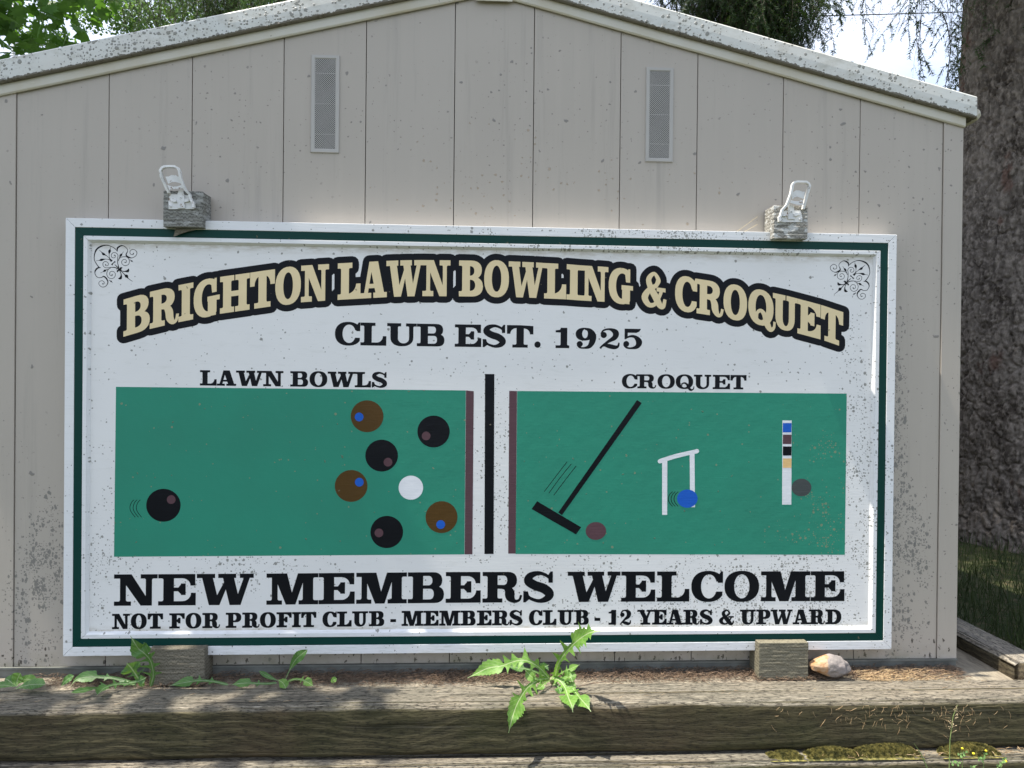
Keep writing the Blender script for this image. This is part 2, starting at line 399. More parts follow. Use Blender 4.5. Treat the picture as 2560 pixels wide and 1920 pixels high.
WIDE = dict(s=0.33, n=0.19, t=0.135, h=0.12, e=0.16, br=0.05, ct=0.5)
COND = dict(s=0.215, n=0.17, t=0.145, h=0.155, e=0.09, br=0.035, ct=0.42)
def glyph(ch, w, S):
    s, n, t, h, e, br = S['s'], S['n'], S['t'], S['h'], S['e'], S['br']
    wide = S is WIDE
    def arm(x0, xr, top, dep, aw):      # horizontal arm with a serif that rises or drops by dep, curved inside
        p = [(x0, 0), (xr, 0), (xr, dep), (xr-aw, dep)]
        bx = min((xr-aw-x0)*0.62, 0.26); by = dep-t
        for i in range(7):
            a = i/6*PI/2; p.append((xr-aw-bx+bx*math.cos(a), dep-by*math.sin(a)))
        p += [(x0, t)]
        q = [p[0]]
        for a in p[1:]:
            if abs(a[0]-q[-1][0])+abs(a[1]-q[-1][1]) > 1e-4: q.append(a)
        if top: q = [(x, 1-y) for x, y in q]
        return ('+', q)
    aw = 0.15 if wide else 0.12
    if ch == 'I':
        c0 = (w-s)/2; return [rect(c0, 0, c0+s, 1), slab(c0, c0+s, 0, w, 0, t, br), slab(c0, c0+s, 0, w, 1, t, br)]
    if ch == 'L':
        return [rect(e, 0, e+s, 1), slab(e, e+s, 0, min(2*e+s, w), 1, t, br), slab(e, e+s, 0, e+s, 0, t, br), arm(e, w, 0, 0.42, aw)]
    if ch in 'EF':
        mx_ = w*0.73; o = [rect(e, 0, e+s, 1), slab(e, e+s, 0, e+s, 1, t, br), arm(e, w*(0.985 if ch == 'E' else 1), 1, 0.37, aw),
             rect(e+s*0.5, 0.5-h*0.5+0.01, mx_, 0.5+h*0.5+0.01), pol((mx_-aw, 0.33), (mx_, 0.33), (mx_, 0.70), (mx_-aw, 0.70)),
             pol((mx_-aw-0.08, 0.5-h/2), (mx_-aw, 0.36), (mx_-aw, 0.67), (mx_-aw-0.08, 0.5+h/2+0.01))]
        if ch == 'E': o += [slab(e, e+s, 0, e+s, 0, t, br), arm(e, w, 0, 0.40, aw)]
        else: o += [slab(e, e+s, 0, min(2*e+s+0.03, w), 0, t, br)]
        return o
    if ch == 'T':
        c0 = (w-s)/2; b0 = max(0.0, c0-e-0.02)
        return [rect(c0, 0, c0+s, 1), slab(c0, c0+s, b0, w-b0, 0, t, br), arm(w/2, w, 1, 0.39, aw),
                ('+', [(w-x, y) for x, y in arm(w/2, w, 1, 0.39, aw)[1]])]
    if ch == 'H':
        a0 = e*0.9; a1 = w-e*0.9; ss = min(s, 0.3)
        return [rect(a0, 0, a0+ss, 1), rect(a1-ss, 0, a1, 1), rect(a0, 0.5-t/2, a1, 0.5+t/2)] + \
               [slab(c, c+ss, max(0, c-e), min(w, c+ss+e*0.9), tp, t, br) for c in (a0, a1-ss) for tp in (0, 1)]
    if ch == 'N':
        a = 0.137*w; b = 0.274*w
        return [pol((0.10*w, 1), (0.40*w, 1), (0.87*w, 0.0), (0.61*w, 0)), rect(a, 0, b, 0.9), slab(a, b, 0, 0.39*w, 0, t, br), rect(0, 1-t, 0.3*w, 1),
                rect(0.727*w, 0.0, 0.87*w, 1), slab(0.727*w, 0.87*w, 0.61*w, w, 1, t, br)]
    if ch == 'M':
        return [pol((0.13*w, 1), (0.395*w, 1), (0.55*w, 0), (0.374*w, 0)), pol((0.604*w, 1), (0.76*w, 1), (0.56*w, 0), (0.42*w, 0)),
                rect(0.103*w, 0, 0.215*w, 0.95), slab(0.103*w, 0.215*w, 0, 0.30*w, 0, t, br), rect(0, 1-t, 0.2*w, 1),
                rect(0.70*w, 0, 0.90*w, 1), slab(0.70*w, 0.90*w, 0.62*w, w, 0, t, br), slab(0.70*w, 0.90*w, 0.62*w, w, 1, t, br)]
    if ch == 'W':
        return [pol((0.075*w, 1), (0.265*w, 1), (0.40*w, 0), (0.214*w, 0)), pol((0.44*w, 1), (0.635*w, 1), (0.77*w, 0), (0.578*w, 0)),
                pol((0.264*w, 0), (0.40*w, 0), (0.51*w, 0.50), (0.477*w, 0.73)), pol((0.655*w, 0), (0.77*w, 0), (0.93*w, 0.87), (0.94*w, 1), (0.848*w, 1)),
                rect(0, 1-t, 0.32*w, 1), rect(0.375*w, 1-t, 0.69*w, 1), rect(0.755*w, 1-t, w, 1)]
    if ch == 'A':
        return [pol((0.33*w, 1), (0.66*w, 1), (0.93*w, 0), (0.61*w, 0)), pol((0.33*w, 1), (0.47*w, 1), (0.255*w, 0), (0.11*w, 0)),
                rect(0.22*w, 0.27, 0.75*w, 0.39), rect(0, 0, 0.41*w, t), rect(0.49*w, 0, w, t)]
    if ch == 'V': return []
    if ch == 'Y':
        c0 = 0.36*w; c1 = 0.66*w
        return [pol((0.08*w, 1), (0.37*w, 1), (c1, 0.42), (c1, 0), (c0, 0), (c0, 0.42)), pol((0.74*w, 1), (0.88*w, 1), (c1, 0.40), (0.50*w, 0.40)),
                slab(c0, c1, 0.2*w, 0.82*w, 0, t, br), rect(0, 1-t, 0.46*w, 1), rect(0.60*w, 1-t, w, 1)]
    if ch in 'BPRD':
        st = [rect(e, 0, e+s, 1), slab(e, e+s, 0, e+s, 1, t, br)]
        if ch == 'D':
            return st + [slab(e, e+s, 0, e+s, 0, t, br), dsh(e, w, 0, 1, min(0.52, w*0.55)), neg(dsh(e+s, w-s, t, 1-t, min(0.30, w*0.28)))]
        if ch == 'B':
            return st + [slab(e, e+s, 0, e+s, 0, t, br), dsh(e, w*0.95, 0.47, 1, 0.30), dsh(e, w, 0, 0.55, 0.30),
                neg(dsh(e+s, w*0.95-s*0.97, 0.575, 1-h, 0.13)), neg(dsh(e+s, w-s, h, 0.465, 0.14))]
        if ch == 'P':
            return st + [slab(e, e+s, 0, min(2*e+s+0.04, w), 0, t, br), dsh(e, w, 0.37, 1, 0.34), neg(dsh(e+s, w-s*0.97, 0.37+h, 1-h, 0.15))]
        wb = w*0.86
        return st + [slab(e, e+s, 0, min(2*e+s, w*0.62), 0, t, br), dsh(e, wb, 0.45, 1, 0.30), neg(dsh(e+s, wb-s*0.97, 0.45+h, 1-h, 0.13))] + \
            stroke([(e+s, 0.515, 0.12), (w*0.56, 0.49, 0.15), (w*0.665, 0.36, s*0.92), (w*0.70, 0.17, s*0.90), (w*0.80, 0.045, 0.13), (w*0.92, 0.08, 0.085), (w*0.965, 0.24, 0.075)], 5)
    if ch == 'U':
        x0, x1 = e*0.9, w-e*0.9; nn = n if wide else 0.175
        m = (x0+x1)/2; out = [(x1, 1), (x0, 1), (x0, 0.38)]; k = 14
        for i in range(1, k): a = PI+PI*i/k; out.append((m+(x1-x0)/2*math.copysign(abs(math.cos(a))**0.87, math.cos(a)), 0.38-0.395*abs(math.sin(a))**0.87))
        out.append((x1, 0.38)); i0, i1 = x0+s, x1-nn; m2 = (i0+i1)/2; inn = [(i1, 1.02), (i0, 1.02), (i0, 0.33)]
        for i in range(1, k): a = PI+PI*i/k; inn.append((m2+(i1-i0)/2*math.cos(a), 0.33-0.215*abs(math.sin(a))))
        inn.append((i1, 0.33))
        return [('+', out), ('-', inn), slab(x0, x0+s, 0, x0+s+e*0.85, 1, t, br), slab(x1-nn, x1, x1-nn-e*0.85, w, 1, t, br)]
    if ch in 'OQ':
        o = [ell(w/2, 0.5, w/2, 0.52), neg(ell(w/2, 0.5, w/2-s, 0.52-h, 2.1))]
        if ch == 'Q':
            ww = w; w = w*0.93
            o = [ell(w/2, 0.5, w/2, 0.52), neg(ell(w/2, 0.5, w/2-s, 0.52-h, 2.1))]
            o += stroke([(w*0.36, 0.18, 0.05), (w*0.36, 0.33, 0.085), (w*0.50, 0.41, 0.11), (w*0.65, 0.30, 0.15), (w*0.76, 0.05, 0.19), (w*0.88, -0.08, 0.14), (ww*0.95, 0.0, 0.08), (ww*0.97, 0.17, 0.07)], 5)
        return o
    if ch in 'CG':
        o = [ell(w*0.53, 0.5, w*0.53, 0.52), neg(ell(w*0.56, 0.5, w*0.56-s, 0.52-h, 2.1))]
        if ch == 'C':
            o += [neg(rect(w*0.72, 0.33, w*1.2, 0.66)), neg(rect(w*0.985, -0.1, w*1.3, 1.1)), neg(pol((w*0.72, 0.34), (w*1.1, 0.34), (w*1.1, 0.2), (w*0.985, 0.345))),
                  pol((w*0.985-aw, 0.62), (w, 0.62), (w, 1.0), (w-aw*0.45, 1.0), (w*0.86, 0.88), (w*0.80, 0.82))]
        else:
            o += [neg(rect(w*0.70, 0.40, w*1.2, 0.66)), neg(rect(w*0.88, -0.1, w*1.3, 1.1)), pol((w*0.88-aw, 0.62), (w*0.88, 0.62), (w*0.88, 1.0), (w*0.88-aw*0.45, 1.0), (w*0.76, 0.88), (w*0.68, 0.82)),
                  rect(w*0.53, 0.40, w, 0.53), rect(w*0.86-s, 0.05, w*0.86, 0.45), pol((w*0.86-s*0.5, 0.0), (w*0.86, 0.0), (w*0.86, 0.2), (w*0.86-s*0.8, 0.12))]
        return o
    if ch == 'S':
        sw = s*1.12
        return stroke([(w*0.90, 0.66, 0.06), (w*0.80, 0.84, 0.10), (w*0.52, 0.955, 0.125), (w*0.24, 0.88, 0.22), (w*0.16, 0.71, sw*0.80), (w*0.36, 0.56, sw*0.82), (w*0.66, 0.45, sw*0.84), (w*0.845, 0.28, sw*0.80), (w*0.76, 0.12, 0.22), (w*0.50, 0.045, 0.125), (w*0.20, 0.15, 0.10), (w*0.08, 0.34, 0.06)], 5) + \
            [pol((w*0.93-aw*0.8, 0.64), (w*0.95, 0.64), (w*0.95, 1.01), (w*0.95-aw*0.5, 1.01), (w*0.80, 0.9)), pol((0, 0), (aw*0.5, 0), (w*0.22, 0.12), (aw, 0.36), (0, 0.36))]
    if ch == '&':
        q = 1.25 if wide else 0.86
        return stroke([(w*0.66, 0.62, 0.02), (w*0.70, 0.78, 0.12), (w*0.52, 0.965, 0.10), (w*0.30, 0.80, 0.17*q), (w*0.36, 0.58, 0.20*q), (w*0.58, 0.30, 0.24*q), (w*0.76, 0.07, 0.20*q), (w*0.90, 0.05, 0.12), (w*0.97, 0.26, 0.09)], 5) + \
            stroke([(w*0.68, 0.78, 0.12), (w*0.60, 0.63, 0.12), (w*0.34, 0.50, 0.14), (w*0.14, 0.26, 0.22*q), (w*0.30, 0.055, 0.15), (w*0.56, 0.09, 0.11), (w*0.76, 0.36, 0.10), (w*0.82, 0.52, 0.10)], 5) + [rect(w*0.62, 0.46, w*0.99, 0.46+t*0.8)]
    if ch == '1':
        c0 = w*0.36; return [rect(c0, 0, c0+s, 1), slab(c0, c0+s, 0, w, 0, t, br), pol((0, 0.86), (0, 0.76), (c0, 0.76), (c0, 1), (c0+0.05, 1), (c0-0.05, 0.89))]
    if ch == '2':
        return [disc(w*0.21, 0.67, 0.155)] + stroke([(w*0.08, 0.72, 0.07), (w*0.20, 0.90, 0.09), (w*0.50, 0.96, 0.11), (w*0.78, 0.80, s*0.92), (w*0.74, 0.56, s*0.78), (w*0.45, 0.36, 0.15), (w*0.14, 0.12, 0.10), (w*0.05, 0.0, 0.10)], 5) + \
            stroke([(w*0.03, 0.03, 0.06), (w*0.22, 0.16, 0.12), (w*0.48, 0.12, 0.22), (w*0.74, 0.07, 0.20), (w*0.90, 0.12, 0.12), (w*0.95, 0.30, 0.07)], 5)
    if ch == '5':
        return [pol((w*0.10, 0.47), (w*0.10, 1), (w*0.26, 0.98), (w*0.26, 0.56)), pol((w*0.10, 1), (w*0.93, 1), (w*0.84, 0.86), (w*0.70, 0.80), (w*0.12, 0.80)), disc(w*0.19, 0.24, 0.15)] + \
            stroke([(w*0.13, 0.48, 0.04), (w*0.34, 0.61, 0.10), (w*0.62, 0.60, 0.16), (w*0.83, 0.36, s*0.95), (w*0.74, 0.12, 0.22), (w*0.46, 0.03, 0.10), (w*0.20, 0.06, 0.09), (w*0.06, 0.20, 0.07)], 5)
    if ch == '9':
        return [ell(w*0.42, 0.70, w*0.42, 0.32), neg(ell(w*0.45, 0.72, w*0.45-s*0.98, 0.22, 2)), ] + \
            stroke([(w*0.45, 0.965, 0.10), (w*0.70, 0.885, 0.18), (w*0.835, 0.64, s*0.94), (w*0.80, 0.34, s*0.90), (w*0.66, 0.10, 0.20), (w*0.42, 0.02, 0.09), (w*0.20, 0.04, 0.08), (w*0.08, 0.16, 0.06)], 5) + [disc(w*0.20, 0.21, 0.15), ]
    if ch == '.': return [disc(w/2, w*0.5, w*0.5, 18)]
    if ch == '-': return [rect(0, 0.26, w, 0.46)]
    return []
PAN_Y = 0.012
LET_Y = PAN_Y-0.0003
def plane_of(u, v): p = P(u, v, PAN_Y); return p.x, p.z
def letters(items, base, caph, S):
    """items (char, u0, u1); base: list of (u, v) along the foot line, caph: list of (u, cap height px)"""
    V = []; Fs = []; parts = []
    bx = np.array([plane_of(u, v) for u, v in base])
    top = np.array([plane_of(u, v-np.interp(u, [c[0] for c in caph], [c[1] for c in caph])) for u, v in base])
    for ch, u0, u1 in items:
        vm = np.interp((u0+u1)/2, [b[0] for b in base], [b[1] for b in base])
        x0, x1 = plane_of(u0, vm)[0], plane_of(u1, vm)[0]
        xm = (x0+x1)/2; H = np.interp(xm, top[:, 0], top[:, 1])-np.interp(xm, bx[:, 0], bx[:, 1])
        vs, fs = csg(glyph(ch, (x1-x0)/H, S))
        out = []
        for x, y in vs:
            X = x0+x*H; B = np.interp(X, bx[:, 0], bx[:, 1]); T = np.interp(X, top[:, 0], top[:, 1])
            out.append((X, B+(T-B)*y))
        parts.append((out, fs))
    return parts
def flat(parts, name, y, mat, parent, step=0.0, label=None):
    m = MB()
    for i, (vs, fs) in enumerate(parts):
        yy = y-(i % 3)*step
        m.add([(x, yy, z) for x, z in vs], fs)
    o = m.build(name, mat, parent)
    if label: o['label'] = label
    return o
def outset(vs, fs, r):
    cnt = {}
    for f in fs:
        for i in range(len(f)):
            a, b = f[i], f[(i+1) % len(f)]; cnt[(a, b)] = cnt.get((a, b), 0)+1
    be = [(a, b) for (a, b) in cnt if (b, a) not in cnt]
    nxt = {}
    for a, b in be: nxt.setdefault(a, []).append(b)
    # drop nearly collinear / very short points so that few capsules are needed
    loops = []; used = set()
    for a0, b0 in be:
        if (a0, b0) in used: continue
        lp = [a0]; a, b = a0, b0
        while (a, b) not in used:
            used.add((a, b)); lp.append(b)
            c = [q for q in nxt.get(b, []) if (b, q) not in used]
            if not c: break
            a, b = b, c[0]
        loops.append([vs[i] for i in lp[:-1]] if lp[-1] == lp[0] else [vs[i] for i in lp])
    ops = [('+', [vs[i] for i in f]) for f in fs]
    for lp in loops:
        q = []
        for p in lp:
            if not q or math.hypot(p[0]-q[-1][0], p[1]-q[-1][1]) > r*0.16: q.append(p)
        s_ = []
        for i in range(len(q)):
            a, b, c = q[i-1], q[i], q[(i+1) % len(q)]
            cr_ = abs((b[0]-a[0])*(c[1]-b[1])-(b[1]-a[1])*(c[0]-b[0]))/(math.hypot(c[0]-a[0], c[1]-a[1])+1e-9)
            if cr_ > r*0.02: s_.append(b)
        q = s_ if len(s_) > 2 else q
        for i in range(len(q)):
            a = np.array(q[i]); b = np.array(q[(i+1) % len(q)]); d = b-a; l = math.hypot(*d)
            if l < 1e-7: continue
            an = math.atan2(d[1], d[0]); cap = []
            for j in range(7): t = an-PI/2-PI+PI*j/6; cap.append((a[0]+r*math.cos(t+PI*0), a[1]+r*math.sin(t)))
            pts = [(a[0]+r*math.cos(an+PI/2+PI*j/6), a[1]+r*math.sin(an+PI/2+PI*j/6)) for j in range(7)] + \
                  [(b[0]+r*math.cos(an-PI/2+PI*j/6), b[1]+r*math.sin(an-PI/2+PI*j/6)) for j in range(7)]
            ops.append(('+', pts))
    return csg(ops)
# ---------------------------------------------------------------- ground
Z0 = -0.070        # level of the ledge in front of the shed
def soil_mat():
    k = N('lawn_soil'); p = k.P()
    c = k.mix(k.mr(k.noise(p, 5, 5), 0.35, 0.65), (0.025, 0.036, 0.011), (0.05, 0.058, 0.022))
    c = k.mix(k.mr(k.noise(p, 40, 4), 0.5, 0.7), c, (0.09, 0.07, 0.04))
    return k.out(c, 0.9, k.bump(k.noise(p, 60, 4), 0.8, 0.01), 0.2)
MAT['soil'] = soil_mat()
def grid_sheet(name, x0, x1, y0, y1, z, mat, nx, ny, amp=0.0, sc=3.0):
    V = []; Fs = []
    for j in range(ny+1):
        for i in range(nx+1):
            x = x0+(x1-x0)*i/nx; y = y0+(y1-y0)*j/ny
            V.append((x, y, z+amp*noise.noise(Vector((x*sc, y*sc, 0)))))
    for j in range(ny):
        for i in range(nx): a = j*(nx+1)+i; Fs.append((a, a+1, a+nx+2, a+nx+1))
    return mesh(name, V, Fs, mat, None, True)
tag(grid_sheet('ground', -300, 300, -300, -0.45, -0.78, MAT['soil'], 30, 30), 'grass ground at the foot of the timber ledge in front of the shed', kind='structure')
tag(grid_sheet('lawn', 2.985, 12, -0.10, 20, -0.060, MAT['soil'], 60, 90, 0.03, 1.2), 'shaded lawn around the big spruce trunk right of the shed', kind='structure')
tag(grid_sheet('ground', -300, 300, 0.4, 300, -0.13, MAT['soil'], 30, 30), 'upper ground behind the shed', kind='structure')

# ---------------------------------------------------------------- timber
def wood_mat(name, dark, light, axis='x', top=(0.33, 0.29, 0.23), topb=(0.17, 0.155, 0.135), mossy=0.5):
    k = N(name); p = k.P()
    st = (0.9, 9, 9) if axis == 'x' else (9, 0.9, 9)
    v = k.scale(p, st)
    warp = k.noise(k.scale(p, (1.6, 3, 3)), 1.5, 2)
    vv = k.n('ShaderNodeVectorMath', operation='MULTIPLY_ADD'); cmb = k.n('ShaderNodeCombineXYZ'); k.put(cmb.inputs[2], warp); k.put(cmb.inputs[1], warp)
    k.put(vv.inputs[0], cmb.outputs[0]); vv.inputs[1].default_value = (1.5, 1.5, 1.5); k.put(vv.inputs[2], v)
    w = k.n('ShaderNodeTexWave', wave_type='BANDS', bands_direction='Z'); k.put(w.inputs['Vector'], vv.outputs[0]); w.inputs['Scale'].default_value = 1.5
    w.inputs['Distortion'].default_value = 5.0; w.inputs['Detail'].default_value = 5; w.inputs['Detail Scale'].default_value = 1.2
    grain = w.outputs['Fac']
    fibre = k.noise(k.scale(p, (9, 150, 150) if axis == 'x' else (150, 9, 150)), 1.0, 6, 0.72)
    fib2 = k.noise(k.scale(p, (16, 300, 300) if axis == 'x' else (300, 16, 300)), 1.0, 3, 0.6)
    patch = k.noise(p, 3.2, 5, 0.6)
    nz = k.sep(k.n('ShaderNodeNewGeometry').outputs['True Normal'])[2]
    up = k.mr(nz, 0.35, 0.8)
    front = k.mix(k.mr(fibre, 0.35, 0.7), dark, light)
    front = k.mix(k.math('MULTIPLY', k.mr(grain, 0.0, 0.3, 1, 0), 0.45), front, tuple(c*0.35 for c in dark))
    front = k.mix(k.math('MULTIPLY', k.mr(grain, 0.85, 1.0), 0.35), front, tuple(q_*1.7 for q_ in light))
    front = k.mix(k.math('MULTIPLY', k.mr(patch, 0.45, 0.68), mossy), front, (0.042, 0.045, 0.013))
    front = k.mix(k.math('MULTIPLY', k.mr(k.noise(p, 1.9, 4), 0.52, 0.68), 0.6), front, (0.070, 0.046, 0.027))
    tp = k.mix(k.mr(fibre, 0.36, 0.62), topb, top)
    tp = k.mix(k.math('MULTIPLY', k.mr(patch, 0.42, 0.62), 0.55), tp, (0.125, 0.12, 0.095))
    crk = k.mr(k.noise(k.scale(p, (1.3, 34, 34) if axis == 'x' else (34, 1.3, 34)), 1.0, 5, 0.5), 0.30, 0.36)
    tp = k.mix(k.math('MULTIPLY', k.math('SUBTRACT', 1, crk), 0.75), tp, (0.03, 0.026, 0.02))
    pit = k.noise(k.scale(p, (55, 190, 190) if axis == 'x' else (190, 55, 190)), 1.0, 4, 0.7)
    tp = k.mix(k.mr(pit, 0.50, 0.40), tp, tuple(q_*0.45 for q_ in topb)); front = k.mix(k.math('MULTIPLY', k.mr(pit, 0.48, 0.38), 0.6), front, (0.008, 0.008, 0.005))
    kn = k.vor(k.scale(p, (1.4, 6, 6) if axis == 'x' else (6, 1.4, 6)), 1.0); ring = k.math('SINE', k.math('MULTIPLY', kn['Distance'], 70)); km = k.mr(kn['Distance'], 0.30, 0.08)
    front = k.mix(k.math('MULTIPLY', km, k.mr(ring, 0.2, 0.9, 0.1, 0.65)), front, (0.012, 0.011, 0.006)); tp = k.mix(k.math('MULTIPLY', km, k.mr(ring, 0.2, 0.9, 0.0, 0.45)), tp, (0.06, 0.05, 0.04))
    pale = k.mr(fib2, 0.60, 0.66); tp = k.mix(k.math('MULTIPLY', pale, 0.55), tp, (0.50, 0.45, 0.36)); front = k.mix(k.math('MULTIPLY', pale, 0.30), front, (0.20, 0.17, 0.10))
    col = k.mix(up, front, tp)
    nrm = k.bump(fibre, 0.8, 0.004); nrm = k.bump(pit, 0.7, 0.003, nrm); nrm = k.bump(crk, 0.8, 0.004, nrm); nrm = k.bump(grain, 0.25, 0.002, nrm)
    return k.out(col, 0.78, nrm, 0.25)
MAT['wood'] = wood_mat('weathered_timber', (0.034, 0.031, 0.015), (0.115, 0.096, 0.050), top=(0.26, 0.225, 0.17), topb=(0.085, 0.075, 0.060))
MAT['wood_y'] = wood_mat('weathered_timber_side', (0.034, 0.030, 0.020), (0.10, 0.085, 0.05), 'y')
MAT['wood_grey'] = wood_mat('silvered_timber', (0.10, 0.095, 0.08), (0.21, 0.20, 0.175), top=(0.50, 0.46, 0.36), topb=(0.35, 0.32, 0.25), mossy=0.15)
def timber(x0, x1, yf, yb, zb, zt, parent, mat, seed, axis='x', name='timber', seg=0.02, rad=0.012, prof=None):
    """sawn beam with worn rounded arrises, drying checks and a slightly wavy surface"""
    L = x1-x0; n = max(2, int(L/seg)); pr = []
    r = rad; k = 4
    def corner(cy, cz, a0):
        return [(cy+r*math.cos(a0+PI/2*i/k), cz+r*math.sin(a0+PI/2*i/k)) for i in range(k+1)]
    base = corner(yb-r, zb+r, -PI/2) + [(yb, zb+(zt-zb)*i/5) for i in range(2, 4)] + corner(yb-r, zt-r, 0) + [(yf+(yb-yf)*(1-q_), zt) for q_ in (.1, .2, .3, .4, .49, .515, .54, .65, .75, .83, .845, .86, .92)] + \
           corner(yf+r, zt-r, PI/2) + [(yf, zt+(zb-zt)*i/10) for i in range(1, 10)] + corner(yf+r, zb+r, PI)
    m = len(base); V = []; Fs = []
    cy, cz = (yf+yb)/2, (zb+zt)/2
    for i in range(n+1):
        x = x0+L*i/n
        for (y, z) in base:
            w1 = noise.noise(Vector((x*1.3, y*9, z*9+seed)))*0.0022 + noise.noise(Vector((x*6, y*30, z*30+seed)))*0.0012
            dy, dz = (y-cy)/(yb-cy), (z-cz)/(zt-cz)
            corner_w = max(0, min(abs(dy), abs(dz))-0.80)*5
            w2 = -corner_w*0.009*(0.5+noise.noise(Vector((x*3.1, seed*3+dy, dz))))-corner_w*0.004*max(0, noise.noise(Vector((x*14, seed+dy, dz*2))))
            if z == zt:      # drying splits
                fr_ = 1-(y-yf)/(yb-yf)
                if abs(fr_-.515) < .002: w2 -= 0.010*max(0, min(1, 0.35+2.2*noise.noise(Vector((x*0.9, seed, 2)))))
                if abs(fr_-.845) < .002: w2 -= 0.008*max(0, min(1, 2.5*noise.noise(Vector((x*1.3, seed, 7)))))
            l = math.hypot(dy, dz); V.append((x, y+dy/l*(w1+w2), z+dz/l*(w1+w2)))
    for i in range(n):
        for j in range(m): a = i*m+j; b = i*m+(j+1) % m; Fs.append((a, b, b+m, a+m))
    Fs.append(tuple(range(m-1, -1, -1))); Fs.append(tuple(n*m+j for j in range(m)))
    if axis == 'y': V = [(y, x, z) for x, y, z in V]; Fs = [f[::-1] for f in Fs]
    return mesh(name, V, Fs, mat, parent, True)
YF = PZ(1280, 1762, Z0).y     # front edge of the top timber
wall_t = empty('retaining_wall', (1.2, YF+0.07, -0.78), 'stepped retaining wall of dark weathered square timbers below the sign', 'retaining wall')
zt = Z0; yf = YF; STEP = []
for i in range(5):
    h = 0.145
    t = timber(-1.6, 4.6, yf, yf+0.135 if i else yf+0.152, zt-h+0.004, zt, wall_t, MAT['wood'], 3.7*i+1, seg=0.02 if i < 2 else 0.06)
    STEP.append((yf, zt)); zt -= h; yf -= 0.052 if i == 0 else 0.05
# rear plank of the ledge and the slab the shed stands on
def slab_mat():
    k = N('rough_pale_slab'); p = k.P()
    f = k.noise(k.scale(p, (60, 14, 30), rot=(0, 0, 0.9)), 1.0, 5, 0.65)
    c = k.mix(k.mr(f, 0.35, 0.65), (0.15, 0.13, 0.10), (0.30, 0.26, 0.20))
    c = k.mix(k.math('MULTIPLY', k.mr(k.noise(p, 6, 4), 0.5, 0.7), 0.5), c, (0.22, 0.20, 0.15))
    return k.out(c, 0.85, k.bump(f, 0.9, 0.004), 0.2)
MAT['slab'] = slab_mat()
tag(timber(-1.6, 4.6, YF+0.156, 3.4, Z0-0.10, Z0-0.008, None, MAT['slab'], 9.1, name='base_slab', seg=0.05), 'rough pale base slab the shed stands on', kind='structure')
et = empty('timber_edging', (2.93, 1.5, -0.12), 'long grey timber edging running back beside the shed at the lawn', 'edging')
timber(-0.045, 4.2, 2.864, 2.985, -0.12, -0.030, et, MAT['wood_y'], 5.5, 'y', seg=0.03)

# ---------------------------------------------------------------- shed
S_ = 1.1573
SEAMS = [(39, 200, 27, 1440), (236, 155, 228, 1440), (416, 118, 408, 1440), (614, 78, 603, 1430), (792, 45, 780, 1430), (984, 5, 971, 1430), (1155, 17, 1139, 1430), (1342, 68, 1326, 1430), (1508, 115, 1490, 1430), (1693, 167, 1676, 1430), (1859, 210, 1841, 1430), (2038, 270, 2022, 1425), (2083, 272, 2063, 1442)]
sx = [(P(a*S_, b*S_, WALL_Y).x+P(c*S_, d*S_, WALL_Y).x)/2 for a, b, c, d in SEAMS]
for i, (a, b, c, d) in enumerate(SEAMS):     # the short upper seams are read where they can be seen
    if 0 < i < 11: sx[i] = P(a*S_, b*S_, WALL_Y).x
RIDGE = P(1227, -16, WALL_Y); XR = sx[-1]; XL = 2*RIDGE.x-XR
ZW = P(31, 1667, WALL_Y).z
pr_ = P(2411, 317, WALL_Y); pl_ = P(0, 238, WALL_Y)
SLR = (RIDGE.z-pr_.z)/(pr_.x-RIDGE.x); SLL = (RIDGE.z-pl_.z)/(RIDGE.x-pl_.x); SL = (SLR+SLL)/2
def roofz(x, up=0.0): return RIDGE.z-abs(x-RIDGE.x)*(SLR if x > RIDGE.x else SLL)+up
shed = empty('shed', (RIDGE.x, 1.6, Z0), 'beige metal panelled shed with low gabled roof behind the club sign', 'shed')
xs = [XL]+sx
G = 0.0011
mb = MB().prism([(XL+0.01, ZW-0.0), (XR-0.01, ZW-0.0), (XR-0.01, roofz(XR)), (RIDGE.x, RIDGE.z), (XL+0.01, roofz(XL))], WALL_Y+0.012, WALL_Y+0.05)
mb.build('wall_core', MAT['dark'], shed)
for i in range(len(xs)-1):
    a, b = xs[i]+G, xs[i+1]-G
    pts = [(a, ZW), (b, ZW), (b, roofz(b, 0.02))]
    if a < RIDGE.x < b: pts.append((RIDGE.x, RIDGE.z+0.02))
    pts.append((a, roofz(a, 0.02)))
    yo = 0.0 if 0 < i < len(xs)-2 else -0.0035       # corner trims stand a little proud
    o = MB().prism(pts, WALL_Y+yo, WALL_Y+0.011).build('wall_panel' if yo == 0 else 'corner_trim', MAT['wall'], shed)
    bevel(o, 0.0009, 2)
# side and rear walls
MB().box((XR-0.03, WALL_Y+0.012, ZW), (XR-0.002, 3.2, roofz(XR))).build('side_wall', MAT['wall'], shed)
MB().box((XL+0.002, WALL_Y+0.012, ZW), (XL+0.03, 3.2, roofz(XL))).build('side_wall', MAT['wall'], shed)
MB().prism([(XL+0.04, ZW), (XR-0.04, ZW), (XR-0.04, roofz(XR)), (RIDGE.x, RIDGE.z), (XL+0.04, roofz(XL))], 3.15, 3.19).build('rear_wall', MAT['wall'], shed)
MB().box((XL-0.003, WALL_Y-0.006, Z0-0.01), (XR-0.004, WALL_Y+0.06, ZW-0.0005)).build('sill', MAT['sill'], shed)
MB().box((XL-0.003, WALL_Y-0.012, ZW-0.004), (XR-0.002, WALL_Y-0.0045, ZW+0.001)).build('drip_edge', MAT['sill'], shed)
